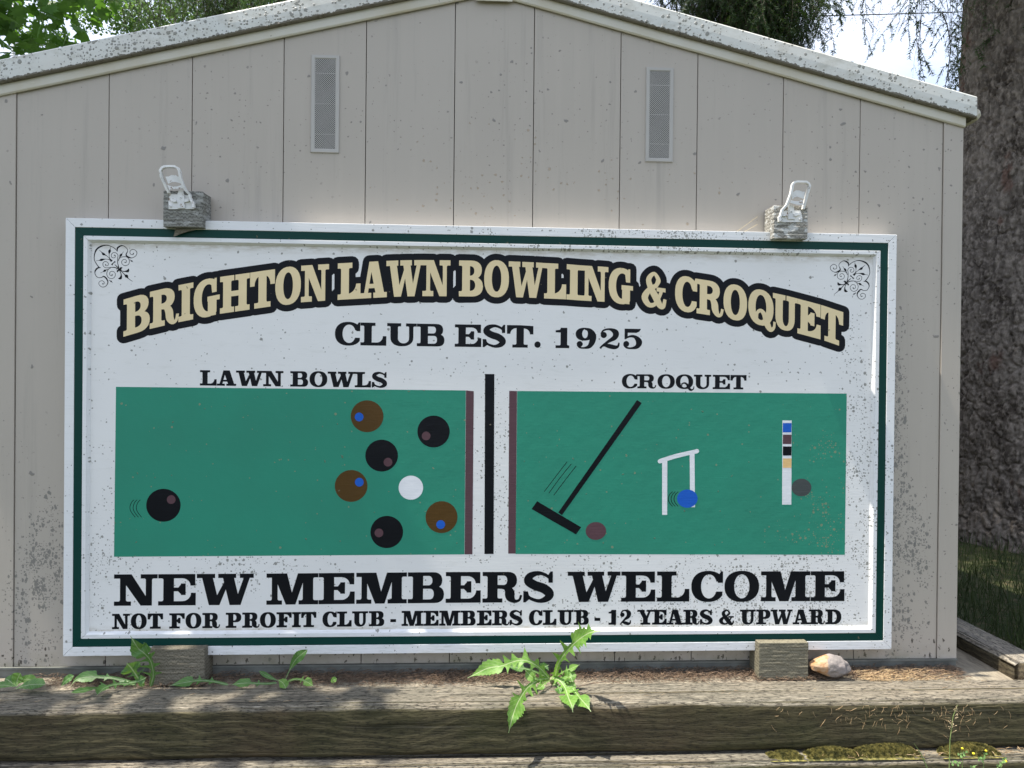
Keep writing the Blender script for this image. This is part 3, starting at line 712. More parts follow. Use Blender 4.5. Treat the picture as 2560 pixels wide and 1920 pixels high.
# gable trim and lichened fascia (bent sheet: face, curled lower lip)
FY = 0.024; TY = WALL_Y-0.012
zt1 = P(0, 238, TY).z-roofz(P(0, 238, TY).x)     # measured foot of the trim above the panel line
EX = P(2443, 239, FY).x; EXL = 2*RIDGE.x-EX
def fz(u, v): p = P(u, v, FY); return p.z-roofz(p.x)
F_LO = (fz(0, 204)+fz(1700, 84)+fz(2431, 297))/3; F_HI = (fz(0, 154)+fz(459, 50.5)+fz(1700, 28)+fz(2443, 239))/4
def rake(side, za, zb_, y0, y1, xe, name, mat, uvs=True, crown=0.0):
    n = 46; V = []; Fs = []; UV = []
    prof = [(y1, za), (y0+0.003, za), (y0, za+0.004), (y0-0.0008, (za+zb_)/2), (y0, zb_-0.004), (y0+0.003, zb_), (y1, zb_)]
    for i in range(n+1):
        x = RIDGE.x+(xe-RIDGE.x)*i/n
        wv = 0.0012*noise.noise(Vector((x*2.2, 5, za)))
        for (y, dz) in prof:
            V.append((x, y+wv, roofz(x)+dz+wv)); UV.append((x, (dz-za)/(zb_-za)))
    m = len(prof)
    for i in range(n):
        for j in range(m-1): a = i*m+j; Fs.append((a, a+1, a+m+1, a+m) if side > 0 else (a, a+m, a+m+1, a+1))
    Fs.append(tuple(range(m)) if side < 0 else tuple(range(m-1, -1, -1))); e = [n*m+j for j in range(m)]; Fs.append(tuple(e) if side > 0 else tuple(e[::-1]))
    return mesh(name, V, Fs, mat, shed, False, UV)
for side, xe, xt in ((1, EX, XR+0.0), (-1, EXL, XL)):
    rake(side, zt1+0.0, F_LO+0.012, TY, WALL_Y-0.0042, xt, 'gable_trim', MAT['trim'])
    rake(side, F_LO, F_HI, FY, WALL_Y+0.02, xe, 'fascia', MAT['fascia'])
pk = P(1227, -16, TY)
MB().prism([(P(1190, 2, TY).x, P(1190, 2, TY).z), (P(1281, 5, TY).x, P(1281, 5, TY).z), (P(1281, -60, TY).x, P(1281, -60, TY).z), (P(1190, -60, TY).x, P(1190, -60, TY).z)], TY-0.004, TY-0.0005).build('ridge_plate', MAT['trim'], shed)
# roof sheets with standing ribs, and the eave ends
for side, xe in ((1, EX), (-1, EXL)):
    s = side; x0 = RIDGE.x; x1 = xe
    z0 = roofz(x0, F_HI); z1 = roofz(xe, F_HI)
    V = [(x0, FY+0.012, z0-0.004), (x1, FY+0.012, z1-0.004), (x1, 3.3, z1-0.004), (x0, 3.3, z0-0.004), (x0, FY+0.012, z0-0.02), (x1, FY+0.012, z1-0.02), (x1, 3.3, z1-0.02), (x0, 3.3, z0-0.02)]
    Fs = [(0, 1, 2, 3), (7, 6, 5, 4), (0, 4, 5, 1), (1, 5, 6, 2), (2, 6, 7, 3), (3, 7, 4, 0)]
    mesh('roof', V, Fs, MAT['roof'], shed)
    # eave gutter edge with a battered open end
    xa = min(xe+0.0, xe-0.001*s); e = MB()
    zc = roofz(xe, F_LO)
    e.tube([(xe-0.004*s, FY+0.01, zc+0.02), (xe+0.004*s, FY+0.02, zc+0.018), (xe+0.012*s, FY+0.05, zc+0.02), (xe+0.012*s, 3.2, zc+0.02)], [0.016, 0.020, 0.020, 0.020], 8)
    e.build('eave_gutter', MAT['fascia_end'] if 'fascia_end' in MAT else MAT['trim'], shed)
    MB().box((min(XR*(s > 0)+XL*(s < 0), xe), WALL_Y+0.03, zc+0.0), (max(XR*(s > 0)+XL*(s < 0), xe), 3.2, zc+0.006)).build('soffit', MAT['trim'], shed)
# ventilation grilles
def vent(u0, v0, u1, v1):
    a = P(u0, v1, WALL_Y-0.004); b = P(u1, v0, WALL_Y-0.004); y = WALL_Y
    x0, z0, x1, z1 = a.x, a.z, b.x, b.z; fw = 0.0125; ft = 0.012
    fr = MB()
    V = []; 
    for yy, i0, i1 in ((y-0.0005, 0, 0), (y-0.005, 0.0015, 0.0015), (y-0.005, fw-0.002, ft-0.002), (y-0.003, fw, ft)):
        V += [(x0+i0, yy, z0+i1), (x1-i0, yy, z0+i1), (x1-i0, yy, z1-i1), (x0+i0, yy, z1-i1)]
    Fs = []
    for r in range(3):
        for j in range(4): Fs.append((r*4+j, r*4+(j+1) % 4, r*4+4+(j+1) % 4, r*4+4+j))
    fr.add(V, Fs); f = fr.build('vent_frame', MAT['vent'], shed)
    MB().box((x0+fw-0.002, y-0.0012, z0+ft-0.002), (x1-fw+0.002, y-0.0004, z1-ft+0.002)).build('vent_shade_plate', MAT['dark'], f)  # black plate on the uncut wall, stands in for the shade inside the vent
    gx0, gx1, gz0, gz1 = x0+fw-0.001, x1-fw+0.001, z0+ft-0.001, z1-ft+0.001
    m = MB(); c = 0.0063; hw = 0.00105; W_, H_ = gx1-gx0, gz1-gz0
    for d, yy in ((1, y-0.0030), (-1, y-0.0034)):
        k = int((W_+H_)/c)+2
        for i in range(-1, k):
            o = i*c     # line x+z=o or z-x=o-W
            if d == 1: p0 = (max(0, o-H_), min(o, H_)); p1 = (min(o, W_), max(0, o-W_))
            else: p0 = (max(0, W_-o), max(0, o-W_)); p1 = (min(W_, W_-o+H_), min(H_, o))
            if o <= 0 or o >= W_+H_: continue
            dx, dz = p1[0]-p0[0], p1[1]-p0[1]; l = math.hypot(dx, dz)
            if l < 0.002: continue
            nx, nz = -dz/l*hw, dx/l*hw
            q = [(p0[0]-nx, p0[1]-nz), (p1[0]-nx, p1[1]-nz), (p1[0]+nx, p1[1]+nz), (p0[0]+nx, p0[1]+nz)]
            m.add([(gx0+min(max(a_, 0), W_), yy, gz0+min(max(b_, 0), H_)) for a_, b_ in q], [(0, 1, 2, 3) if d == -1 else (3, 2, 1, 0)])
    for fz_ in (0.165, 0.5, 0.835): m.add([(gx0, y-0.0037, gz0+H_*fz_-0.0007), (gx1, y-0.0037, gz0+H_*fz_-0.0007), (gx1, y-0.0037, gz0+H_*fz_+0.0007), (gx0, y-0.0037, gz0+H_*fz_+0.0007)], [(0, 1, 2, 3)])
    m.build('vent_grille', MAT['vent'], f)
    return f
vent(776, 138, 849.6, 381); vent(1613, 169, 1685, 404)

# ---------------------------------------------------------------- club sign
W_S, H_S = 2.5, 1.2857
sign = empty('club_sign', (1.25, 0.02, 0.0), 'large white framed lawn bowling and croquet club sign with green stripe and pictures', 'sign')
def ringbar(i, o_, y0, y1, name, mat, corner, prof=None):
    """four mitred pieces between inset o_ (outer) and i (inner)"""
    x0, x1, z0, z1 = o_, W_S-o_, o_, H_S-o_; a0, a1, b0, b1 = i, W_S-i, i, H_S-i
    g = 0.0006
    for k, (q0, q1, q2, q3) in enumerate((((x0, z0), (x1, z0), (a1, b0), (a0, b0)), ((x1, z0), (x1, z1), (a1, b1), (a1, b0)), ((x1, z1), (x0, z1), (a0, b1), (a1, b1)), ((x0, z1), (x0, z0), (a0, b0), (a0, b1)))):
        if k == 0: q0, q1, q2, q3 = (q0[0]+g, q0[1]), (q1[0]-g, q1[1]), (q2[0]-g, q2[1]), (q3[0]+g, q3[1])
        if k == 2: q0, q1, q2, q3 = (q0[0]-g, q0[1]), (q1[0]+g, q1[1]), (q2[0]+g, q2[1]), (q3[0]-g, q3[1])
        o = MB().prism([q0, q1, q2, q3], y0, y1).build(name, mat, sign)
        if corner: bevel(o, corner, 2)
FRW = 0.0268; GRW = 0.0240; INW = 0.0125
ringbar(FRW, 0.0, 0.0, 0.0485, 'frame_rail', MAT['frame'], 0.0012)
ringbar(FRW+GRW, FRW+0.0002, 0.0012, 0.038, 'green_stripe', MAT['dkgreen'], 0)
ringbar(FRW+GRW+INW, FRW+GRW+0.0002, 0.0, 0.036, 'inner_rail', MAT['frame'], 0.001)
# sloped inner bead down to the board
q = FRW+GRW+INW; q2 = q+0.006
for k in range(4):
    c0 = [(q, q), (W_S-q, q), (W_S-q, H_S-q), (q, H_S-q)]; c1 = [(q2, q2), (W_S-q2, q2), (W_S-q2, H_S-q2), (q2, H_S-q2)]
    a, b, c, d = c0[k], c0[(k+1) % 4], c1[(k+1) % 4], c1[k]
    V = [(a[0], 0.0005, a[1]), (b[0], 0.0005, b[1]), (c[0], PAN_Y-0.001, c[1]), (d[0], PAN_Y-0.001, d[1]), (a[0], PAN_Y+0.004, a[1]), (b[0], PAN_Y+0.004, b[1]), (c[0], PAN_Y+0.004, c[1]), (d[0], PAN_Y+0.004, d[1])]
    mesh('bevel_bead', V, [(0, 1, 2, 3), (3, 2, 6, 7), (4, 7, 6, 5)], MAT['frame'], sign)
MB().box((q-0.002, PAN_Y, q-0.002), (W_S-q+0.002, 0.034, H_S-q+0.002)).build('sign_board', MAT['panel'], sign)
def pan(u, v): p = P(u, v, PAN_Y); return (p.x, p.z)
def shape(ops, name, mat, layer, label=None, parent=None):
    vs, fs = csg(ops)
    o = MB().add([(x, PAN_Y-0.00013*layer, z) for x, z in vs], fs).build(name, mat, parent or sign)
    if label: o['label'] = label
    return o
# green fields (zoomed survey points)
gl = [pan(*q_) for q_ in ((285, 1392), (1161, 1386), (1164.5, 976), (290, 967))]
gr_ = [pan(*q_) for q_ in ((1289, 1385), (2112, 1387), (2117, 984), (1293, 977.5))]
shape([('+', gl)], 'green_field', MAT['green'], 1, 'green painted lawn bowls field'); shape([('+', gr_)], 'green_field', MAT['green'], 1, 'green painted croquet field')
for pts, l in ((((1161.5, 1386), (1181, 1386), (1184.5, 978), (1165, 976)), 'left'), (((1270.5, 1384), (1289, 1384), (1292.5, 977.5), (1273, 977)), 'right')):
    shape([('+', [pan(*q_) for q_ in pts])], 'maroon_strip', MAT['maroon'], 1.5)
shape([('+', [pan(*q_) for q_ in ((1211, 1385), (1234, 1385), (1236, 935), (1212.5, 935))])], 'divider_bar', MAT['black'], 1.5)
def pdisc(u, v, ru, rv, name, mat, layer, parent=None, k=44, label=None):
    c = pan(u, v); r = pan(u+ru, v); b = pan(u, v-rv)
    return shape([('+', [(c[0]+(r[0]-c[0])*math.cos(2*PI*i/k), c[1]+(b[1]-c[1])*math.sin(2*PI*i/k)) for i in range(k)])], name, mat, layer, label, parent)
def ps(a): return a/2.257
LB = [(313, 684, 97, 93, 'black', 357, 652), (1462, 182, 92, 90, 'brown', 1417, 186), (1837, 268, 91, 90, 'black', 1795, 293), (1544, 404, 92, 90, 'black', 1580, 441), (1372, 575, 92, 90, 'brown', 1418, 554), (1573, 835, 92, 91, 'black', 1529, 840), (1882, 751, 90, 90, 'brown', 1877, 793)]
for x, y, rx, rz, m_, x2, y2 in LB:
    o = pdisc(270+ps(x), 960+ps(y), ps(rx), ps(rz), 'painted_bowl', MAT[m_], 2.6)
    o['label'] = 'black painted bowl with maroon spot' if m_ == 'black' else 'brown painted bowl with blue spot'
    pdisc(270+ps(x2), 960+ps(y2), ps(24.5), ps(24.5), 'spot', MAT['maroon' if m_ == 'black' else 'blue'], 3.6, o)
pdisc(270+ps(1709), 960+ps(585), ps(69), ps(68), 'painted_jack', MAT['white'], 2.6, label='white painted jack ball')
def pstroke(pts, name, mat, layer, zx, zy, zs, parent=None, label=None, n=6):
    q_ = []
    for x, y, w in pts:
        a = pan(zx+x/zs, zy+y/zs); b = pan(zx+(x+w)/zs, zy+y/zs); q_.append((a[0], a[1], b[0]-a[0]))
    return stroke(q_, n)
def arcs(cs, name, zx, zy, zs, label):
    ops = []
    for c in cs: ops += pstroke(c, '', None, 0, zx, zy, zs)
    shape(ops, name, MAT['black'], 2.6, label)
arcs([[(dx+154, 752, 3.5), (dx+130, 720, 3.5), (dx+124, 695, 3.5), (dx+133, 668, 3.5), (dx+147, 653, 3.5)] for dx in (0, 18, 36)], 'motion_lines', 270, 960, 2.257, 'three curved motion lines left of the rolling bowl')
Z5 = (1250, 960, 2.4578)
def z5(x, y): return pan(1250+x/2.4578, 960+y/2.4578)
arcs([[(dx+1060, 752, 4), (dx+1040, 728, 4), (dx+1034, 705, 4), (dx+1042, 680, 4), (dx+1060, 661, 4)] for dx in (0, 17, 35)], 'motion_lines', *Z5, 'three curved motion lines beside the blue ball')
arcs([[(272, 661, 4), (345, 565, 4), (412, 478, 4)], [(300, 671, 4), (370, 575, 4), (438, 491, 4)], [(330, 684, 4), (402, 588, 4), (468, 503, 4)]], 'motion_lines', *Z5, 'three straight motion lines left of the mallet')
shape([('+', [z5(*a) for a in ((358, 789), (381, 806), (871, 117), (842, 98))]), ('+', [z5(*a) for a in ((194, 768), (467, 924), (499, 880), (228, 720))])], 'painted_mallet', MAT['black'], 2.6, 'black painted croquet mallet')
pdisc(1250+589/2.4578, 960+903/2.4578, 63/2.4578, 55/2.4578, 'painted_ball', MAT['maroon'], 2.6, label='maroon painted croquet ball')
pdisc(1250+1852/2.4578, 960+636/2.4578, 61/2.4578, 54/2.4578, 'painted_ball', MAT['greyv'], 2.6, label='grey painted croquet ball')
hoop = [('+', [z5(*a) for a in ((996, 804), (1027, 804), (1028, 470), (996, 470))]), ('+', [z5(*a) for a in ((1168, 757), (1198, 757), (1195, 425), (1165, 425))])] + pstroke([(984, 474, 27), (1080, 443, 26), (1210, 413, 25)], '', None, 0, *Z5)
for x, y in ((982, 475), (1210, 412)): c = z5(x, y); hoop.append(disc(c[0], c[1], 0.0066))
shape(hoop, 'painted_hoop', MAT['white'], 2.6, 'white painted croquet hoop')
pdisc(1250+1151/2.4578, 960+704/2.4578, 63/2.4578, 56/2.4578, 'painted_ball', MAT['blue'], 3.6, label='blue painted croquet ball')
peg = shape([('+', [z5(*a) for a in ((1733, 741), (1790, 741), (1792, 224), (1735, 224))])], 'painted_peg', MAT['white'], 2.6, 'white painted winning peg')
for y0, y1, m_, nm in ((240, 297, 'blue', 'blue'), (311, 369, 'maroon', 'maroon'), (383, 440, 'black', 'black'), (457, 515, 'peach', 'yellow')):
    shape([('+', [z5(*a) for a in ((1737, y1), (1790, y1), (1791, y0), (1738, y0))])], 'peg_band', MAT[m_], 3.6, nm + ' band', peg)

def items(s): 
    out = []
    for t in s.split():
        a = t.split(','); out.append((a[0], float(a[1]), float(a[2])))
    return out
HEAD = [items("B,308.7,374.5 R,374.5,446.5 I,446,483 G,484,549 H,550,624 T,625,687 O,688,752 N,752.5,822"),
        items("L,844,901 A,901,967 W,965.5,1057.5 N,1056,1125.5"),
        items("B,1147,1207 O,1210,1272 W,1271,1361.5 L,1360,1415 I,1416,1452 N,1452,1520 G,1521,1582"),
        items("&,1603,1664"), items("C,1687,1742 R,1741,1808 O,1808,1867 Q,1870,1938 U,1931,1993 E,1993,2051 T,2051,2107")]
HB = [(300, 844.4), (308.7, 842.1), (374.5, 822.6), (445.7, 805.7), (481.7, 798.7), (550.3, 784.5), (623.9, 774), (660, 768.5), (752.5, 755.9), (800, 752.6), (844.6, 749.8), (966.9, 742.9), (1010, 741.2), (1056, 740.4), (1147, 741), (1240, 741.5), (1332, 744.5), (1359.8, 746.0), (1414.9, 748.4), (1451, 751.2), (1509.4, 754.4), (1574.7, 760.9), (1630, 767), (1700, 776), (1741, 783), (1774.6, 788), (1840, 799.5), (1905, 812.5), (1969, 826.5), (1993, 833), (2049, 848), (2065, 853), (2107, 867.5)]
HC = [(308, 93), (600, 92), (900, 91), (1240, 89.5), (1500, 87.5), (1800, 86), (2107, 87)]
WORDS = ['BRIGHTON', 'LAWN', 'BOWLING', 'ampersand', 'CROQUET']
allp = []
for wi, (wds, nm) in enumerate(zip(HEAD, WORDS)):
    pt = letters(wds, HB, HC, COND)
    ol = [outset(vs, fs, 0.0196) for vs, fs in pt]
    o_ = flat(ol, 'headline_outline', LET_Y-0.00003*(wi % 2), MAT['black'], sign, 0.00008, 'black outline behind the word ' + nm)
    for i, g_ in enumerate(pt): flat([g_], 'letter', LET_Y-0.0004-0.00008*(i % 3), MAT['cream'], o_)
def line(s, base, cap, label):
    e = bpy.data.objects.new('lettering', None); COL.objects.link(e); e.parent = sign; e['label'] = label
    for g_ in letters(items(s), base, cap, WIDE): flat([g_], 'letter', LET_Y, MAT['black'], e)
line("C,837,900.4 L,901,965.7 U,967.6,1041.4 B,1042,1111 E,1136.8,1203 S,1206.6,1265.4 T,1267,1333 .,1335.8,1351.7 1,1388.8,1423 9,1438.8,1490.7 2,1498,1550 5,1556,1605.7", [(837, 862.5), (901, 863.4), (1137, 866.8), (1300, 869), (1405, 870.2), (1606, 872.3)], [(837, 57.5), (1137, 56), (1300, 56), (1360, 51), (1606, 50)], 'black line CLUB EST. 1925')
line("L,499.8,541.6 A,542.4,590.4 W,589.8,659 N,658,708.4 B,725.5,770.2 O,773.7,818.2 W,819,887 L,886.8,927.5 S,929.4,968", [(499, 963.6), (968, 969.2)], [(499, 38.3), (968, 38.7)], 'black heading LAWN BOWLS')
line("C,1554.5,1593.4 R,1593.4,1640.9 O,1643.5,1686.8 Q,1689,1736 U,1734.3,1777.7 E,1781.7,1825 T,1825.8,1865.9", [(1554, 970.3), (1866, 973.6)], [(1554, 35), (1866, 36)], 'black heading CROQUET')
line("N,284.8,393.9 E,395.3,489.3 W,491.6,634 M,665.9,795.5 E,796.4,886.6 M,890.4,1016.8 B,1019.3,1109.8 E,1114,1201.5 R,1206,1306 S,1308,1385.3 W,1418.7,1550.5 E,1552.6,1637.8 L,1642,1723 C,1727.7,1806.8 O,1810.6,1897.3 M,1902,2025 E,2026,2110.9", [(284, 1514.5), (700, 1511.6), (1130, 1507), (1600, 1504), (2111, 1502.6)], [(284, 78.5), (700, 78), (1130, 77), (1600, 75.3), (2111, 74.6)], 'large black line NEW MEMBERS WELCOME')
line("N,280,324.7 O,327,366.8 T,369,407.6 F,423,461.7 O,463.7,503.5 R,505.8,550.5 P,564.2,603.2 R,605.5,649.4 O,649.7,689.5 F,691,729 I,730,752 T,752.8,790.6 C,806,841.6 L,842.5,879 U,880,920 B,922,960.7 -,975.8,990 M,1003.9,1058 E,1058.5,1096.4 M,1097.8,1150.5 B,1151,1189 E,1192,1229 R,1230,1273.8 S,1273.8,1306 C,1322,1355.9 L,1357,1391 U,1393.5,1433.5 B,1434.4,1471.9 -,1486,1500.6 1,1521,1540 2,1549.6,1577.6 Y,1593,1632.8 E,1630,1666.6 A,1667,1707.7 R,1707.7,1748.9 S,1749.5,1781 &,1796.8,1834.7 U,1849.4,1889 P,1890,1925.8 W,1925.8,1981 A,1981.6,2022 R,2021.6,2062.4 D,2063,2103", [(280, 1572.9), (790, 1567.6), (940, 1565.4), (1450, 1562), (2103, 1560.5)], [(280, 38.3), (790, 38), (1450, 37.3), (2103, 37)], 'small black line NOT FOR PROFIT CLUB')
# corner scrollwork, drawn in the units of a survey zoom (11.06 per photo pixel)
SC = []
def sp(*pts): SC.append([(pts[i], pts[i+1], pts[i+2]) for i in range(0, len(pts), 3)])
sp(470,880,8, 400,845,22, 300,690,16, 285,560,20, 330,400,36, 440,300,40, 620,255,22, 780,300,16, 880,370,16, 925,430,8)
sp(925,430,8, 925,340,40, 1000,280,36, 1090,270,16, 1190,350,14, 1205,420,14, 1165,520,30, 1220,580,40, 1330,605,16, 1440,540,14, 1460,440,14, 1370,370,14, 1280,410,13, 1280,490,13, 1350,515,14, 1370,470,30)
sp(470,880,8, 390,880,36, 320,950,34, 305,1040,18, 370,1140,14, 470,1150,14, 550,1120,30, 630,1190,36, 660,1290,22, 600,1390,14, 500,1410,14, 420,1350,13, 420,1270,13, 500,1235,13, 560,1280,13, 540,1330,14, 505,1315,30)
sp(965,880,24, 935,760,18, 930,620,14, 940,530,14, 880,465,13, 800,465,13, 755,530,13, 780,595,13, 850,600,13, 870,545,13, 830,530,30)
sp(950,690,14, 990,610,13, 1080,575,13, 1190,585,16, 1250,660,14, 1240,770,13, 1150,820,13, 1060,780,12, 1045,700,12, 1110,645,12, 1175,680,12, 1160,735,13, 1125,720,30)
sp(950,910,24, 850,870,22, 730,870,14, 600,880,13, 530,820,13, 530,740,13, 600,705,13, 670,750,12, 660,815,12, 605,820,13, 600,775,30)
sp(740,880,14, 670,930,13, 630,1030,13, 660,1130,13, 750,1180,13, 840,1140,12, 870,1050,12, 810,980,12, 730,990,12, 710,1060,12, 760,1105,13, 785,1060,30)
sp(955,655,10, 985,590,14, 1020,530,60, 1060,480,12, 1090,430,10); sp(700,905,10, 620,935,16, 575,960,58, 520,990,12, 455,1025,9)
sp(960,890,26, 850,790,14); sp(770,700,60, 690,600,14, 600,530,22, 540,500,64, 490,450,18, 430,395,10); sp(770,690,40, 710,610,14, 695,500,16, 708,420,70, 725,360,14, 728,300,8)
sp(760,700,40, 690,650,14, 580,640,18, 480,660,62, 420,675,14, 335,688,8); sp(765,800,44, 815,745,20, 865,705,44)
sp(1000,940,20, 1080,975,18, 1150,975,34, 1215,965,66, 1238,900,8); sp(985,950,20, 1020,1030,18, 1030,1100,34, 1010,1165,66, 940,1180,8)
sp(990,930,26, 1080,1020,18, 1130,1075,28, 1175,1110,84, 1220,1165,20, 1280,1215,14, 1345,1258,8)
sp(960,930,60, 1000,915,60, 1030,880,44, 1070,880,6); sp(985,900,40, 960,940,40, 925,975,40, 930,1005,6)
sp(1270,650,8, 1300,680,18, 1320,692,44, 1340,705,14, 1358,728,6); sp(690,1210,8, 730,1240,18, 752,1255,42, 770,1270,14, 792,1300,6)
for mir in (0, 1):
    ops = []
    A0 = pan(210, 590); 
    for s_ in SC:
        q_ = []
        for x, y, w in s_:
            if mir:   # the right one is the mirror image, a little smaller in the picture
                u = 2175.5-(x-270)/11.06*0.925*1.0; v = 590+(y-240)/11.06*0.925+60.0
            else: u = 210+x/11.06; v = 590+y/11.06
            a = pan(u, v); q_.append((a[0], a[1], w/11.06*0.00125))
        ops += stroke(q_, 5)
    shape(ops, 'corner_scroll', MAT['black'], 2)
# ---------------------------------------------------------------- blocks that hold the sign
def block_mat(name, a, b, paint=0.0):
    k = N(name); p = k.P()
    w = k.n('ShaderNodeTexWave', wave_type='BANDS', bands_direction='Z'); k.put(w.inputs['Vector'], k.scale(p, (2.5, 2.5, 1))); w.inputs['Scale'].default_value = 30
    w.inputs['Distortion'].default_value = 7; w.inputs['Detail'].default_value = 4; w.inputs['Detail Scale'].default_value = 2.0
    f = k.noise(k.scale(p, (30, 30, 260)), 1.0, 4, 0.6)
    c = k.mix(k.mr(w.outputs['Fac'], 0.05, 0.6), a, b); c = k.mix(k.math('MULTIPLY', k.mr(f, 0.4, 0.7), 0.4), c, tuple(min(1, x*1.5) for x in b))
    h = k.math('ADD', w.outputs['Fac'], k.math('MULTIPLY', f, 0.5))
    if paint:
        pm = k.mr(k.noise(k.scale(p, (25, 25, 60)), 1.0, 5, 0.65), 0.53, 0.56)
        c = k.mix(k.math('MULTIPLY', pm, paint), c, (0.52, 0.53, 0.51)); h = k.math('ADD', h, pm)
    return k.out(c, 0.8, k.bump(h, 0.28 if paint else 0.18, 0.002), 0.25)
MAT['block_dark'] = block_mat('silver_grey_block', (0.085, 0.085, 0.075), (0.20, 0.20, 0.18), 0.35)
MAT['block_paint'] = block_mat('peeling_block', (0.11, 0.105, 0.09), (0.27, 0.26, 0.23), 0.9)
MAT['block_brown'] = block_mat('brown_block', (0.085, 0.075, 0.055), (0.16, 0.145, 0.11))
MAT['block_olive'] = block_mat('weathered_brown_block', (0.10, 0.092, 0.065), (0.17, 0.155, 0.11))
def metal_mat():
    k = N('flaking_white_metal'); p = k.P()
    r = k.mr(k.noise(p, 70, 5, 0.7), 0.60, 0.66)
    c = k.mix(k.mr(k.noise(p, 30, 3), 0.3, 0.7), (0.78, 0.78, 0.76), (0.60, 0.61, 0.60)); c = k.mix(r, c, (0.22, 0.12, 0.05))
    return k.out(c, 0.5, k.bump(r, 0.6, 0.001), 0.5)
MAT['metal'] = metal_mat()
def holdblock(x0, x1, z0, z1, yf, lipz, top, label, mat, xs0=None):
    """wooden block screwed to the wall; its lip (below lipz for an upper block, above for a lower one) laps the sign frame"""
    root = empty('wood_block', ((x0+x1)/2, WALL_Y, z0), label, 'wooden block', 'wooden blocks holding the sign')
    n = 26
    def rough(x, y, z): 
        d = 0.0007*noise.noise(Vector((x*20, y*20+z0, z*190)))+0.0006*noise.noise(Vector((x*60, y*60, z*60)))
        return (x+d*0.6, y+d*1.6, z+0.3*d)
    prof = [(yf, z0), (-0.0015, z0), (-0.0015, lipz), (WALL_Y-0.005, lipz), (WALL_Y-0.005, z1), (yf, z1)] if top else [(yf, z0), (WALL_Y-0.007, z0), (WALL_Y-0.007, lipz), (-0.0015, lipz), (-0.0015, z1), (yf, z1)]
    dense = []
    for i in range(6):
        a, b = prof[i], prof[(i+1) % 6]; k = max(1, int(math.hypot(a[0]-b[0], a[1]-b[1])/0.004))
        for j in range(k): dense.append((a[0]+(b[0]-a[0])*j/k, a[1]+(b[1]-a[1])*j/k))
    m = len(dense); V = []; Fs = []
    for i in range(n+1):
        x = x0+(x1-x0)*i/n
        for y, z in dense: V.append(rough(x, y, z))
    for i in range(n):
        for j in range(m): a = i*m+j; b = i*m+(j+1) % m; Fs.append((a, a+m, b+m, b))
    Fs.append(tuple(range(m))); Fs.append(tuple(n*m+j for j in range(m-1, -1, -1)))
    o = mesh('block', V, Fs, mat, root); bevel(o, 0.002, 2)
    return root
YB = -0.030
b1x0, b1x1 = P(407.5, 560, YB).x, P(506, 560, YB).x
tl = holdblock(b1x0, b1x1, P(450, 567.5, YB).z, P(450, 477, YB).z, YB, H_S+0.0015, True, 'grey wood block with white metal latch at the upper left of the sign', MAT['block_dark'])
b2x0, b2x1 = P(1934, 560, YB).x, P(2019, 560, YB).x
tr = holdblock(b2x0, b2x1, P(1980, 597, YB).z, P(1980, 514, YB).z, YB, H_S+0.0015, True, 'peeling wood block with rusty metal latch at the upper right of the sign', MAT['block_paint'])
YC = -0.034
holdblock(P(1897, 1650, YC).x, P(2021, 1650, YC).x, Z0-0.006, P(1950, 1607, YC).z, YC, -0.0015, False, 'brown grained wood block under the right end of the sign beside the stone', MAT['block_olive'])
holdblock(P(372, 1650, YC).x, P(511, 1650, YC).x, Z0-0.006, P(450, 1622, YC).z, YC, -0.0015, False, 'dark shaded wood block under the left end of the sign behind the weeds', MAT['block_brown'])
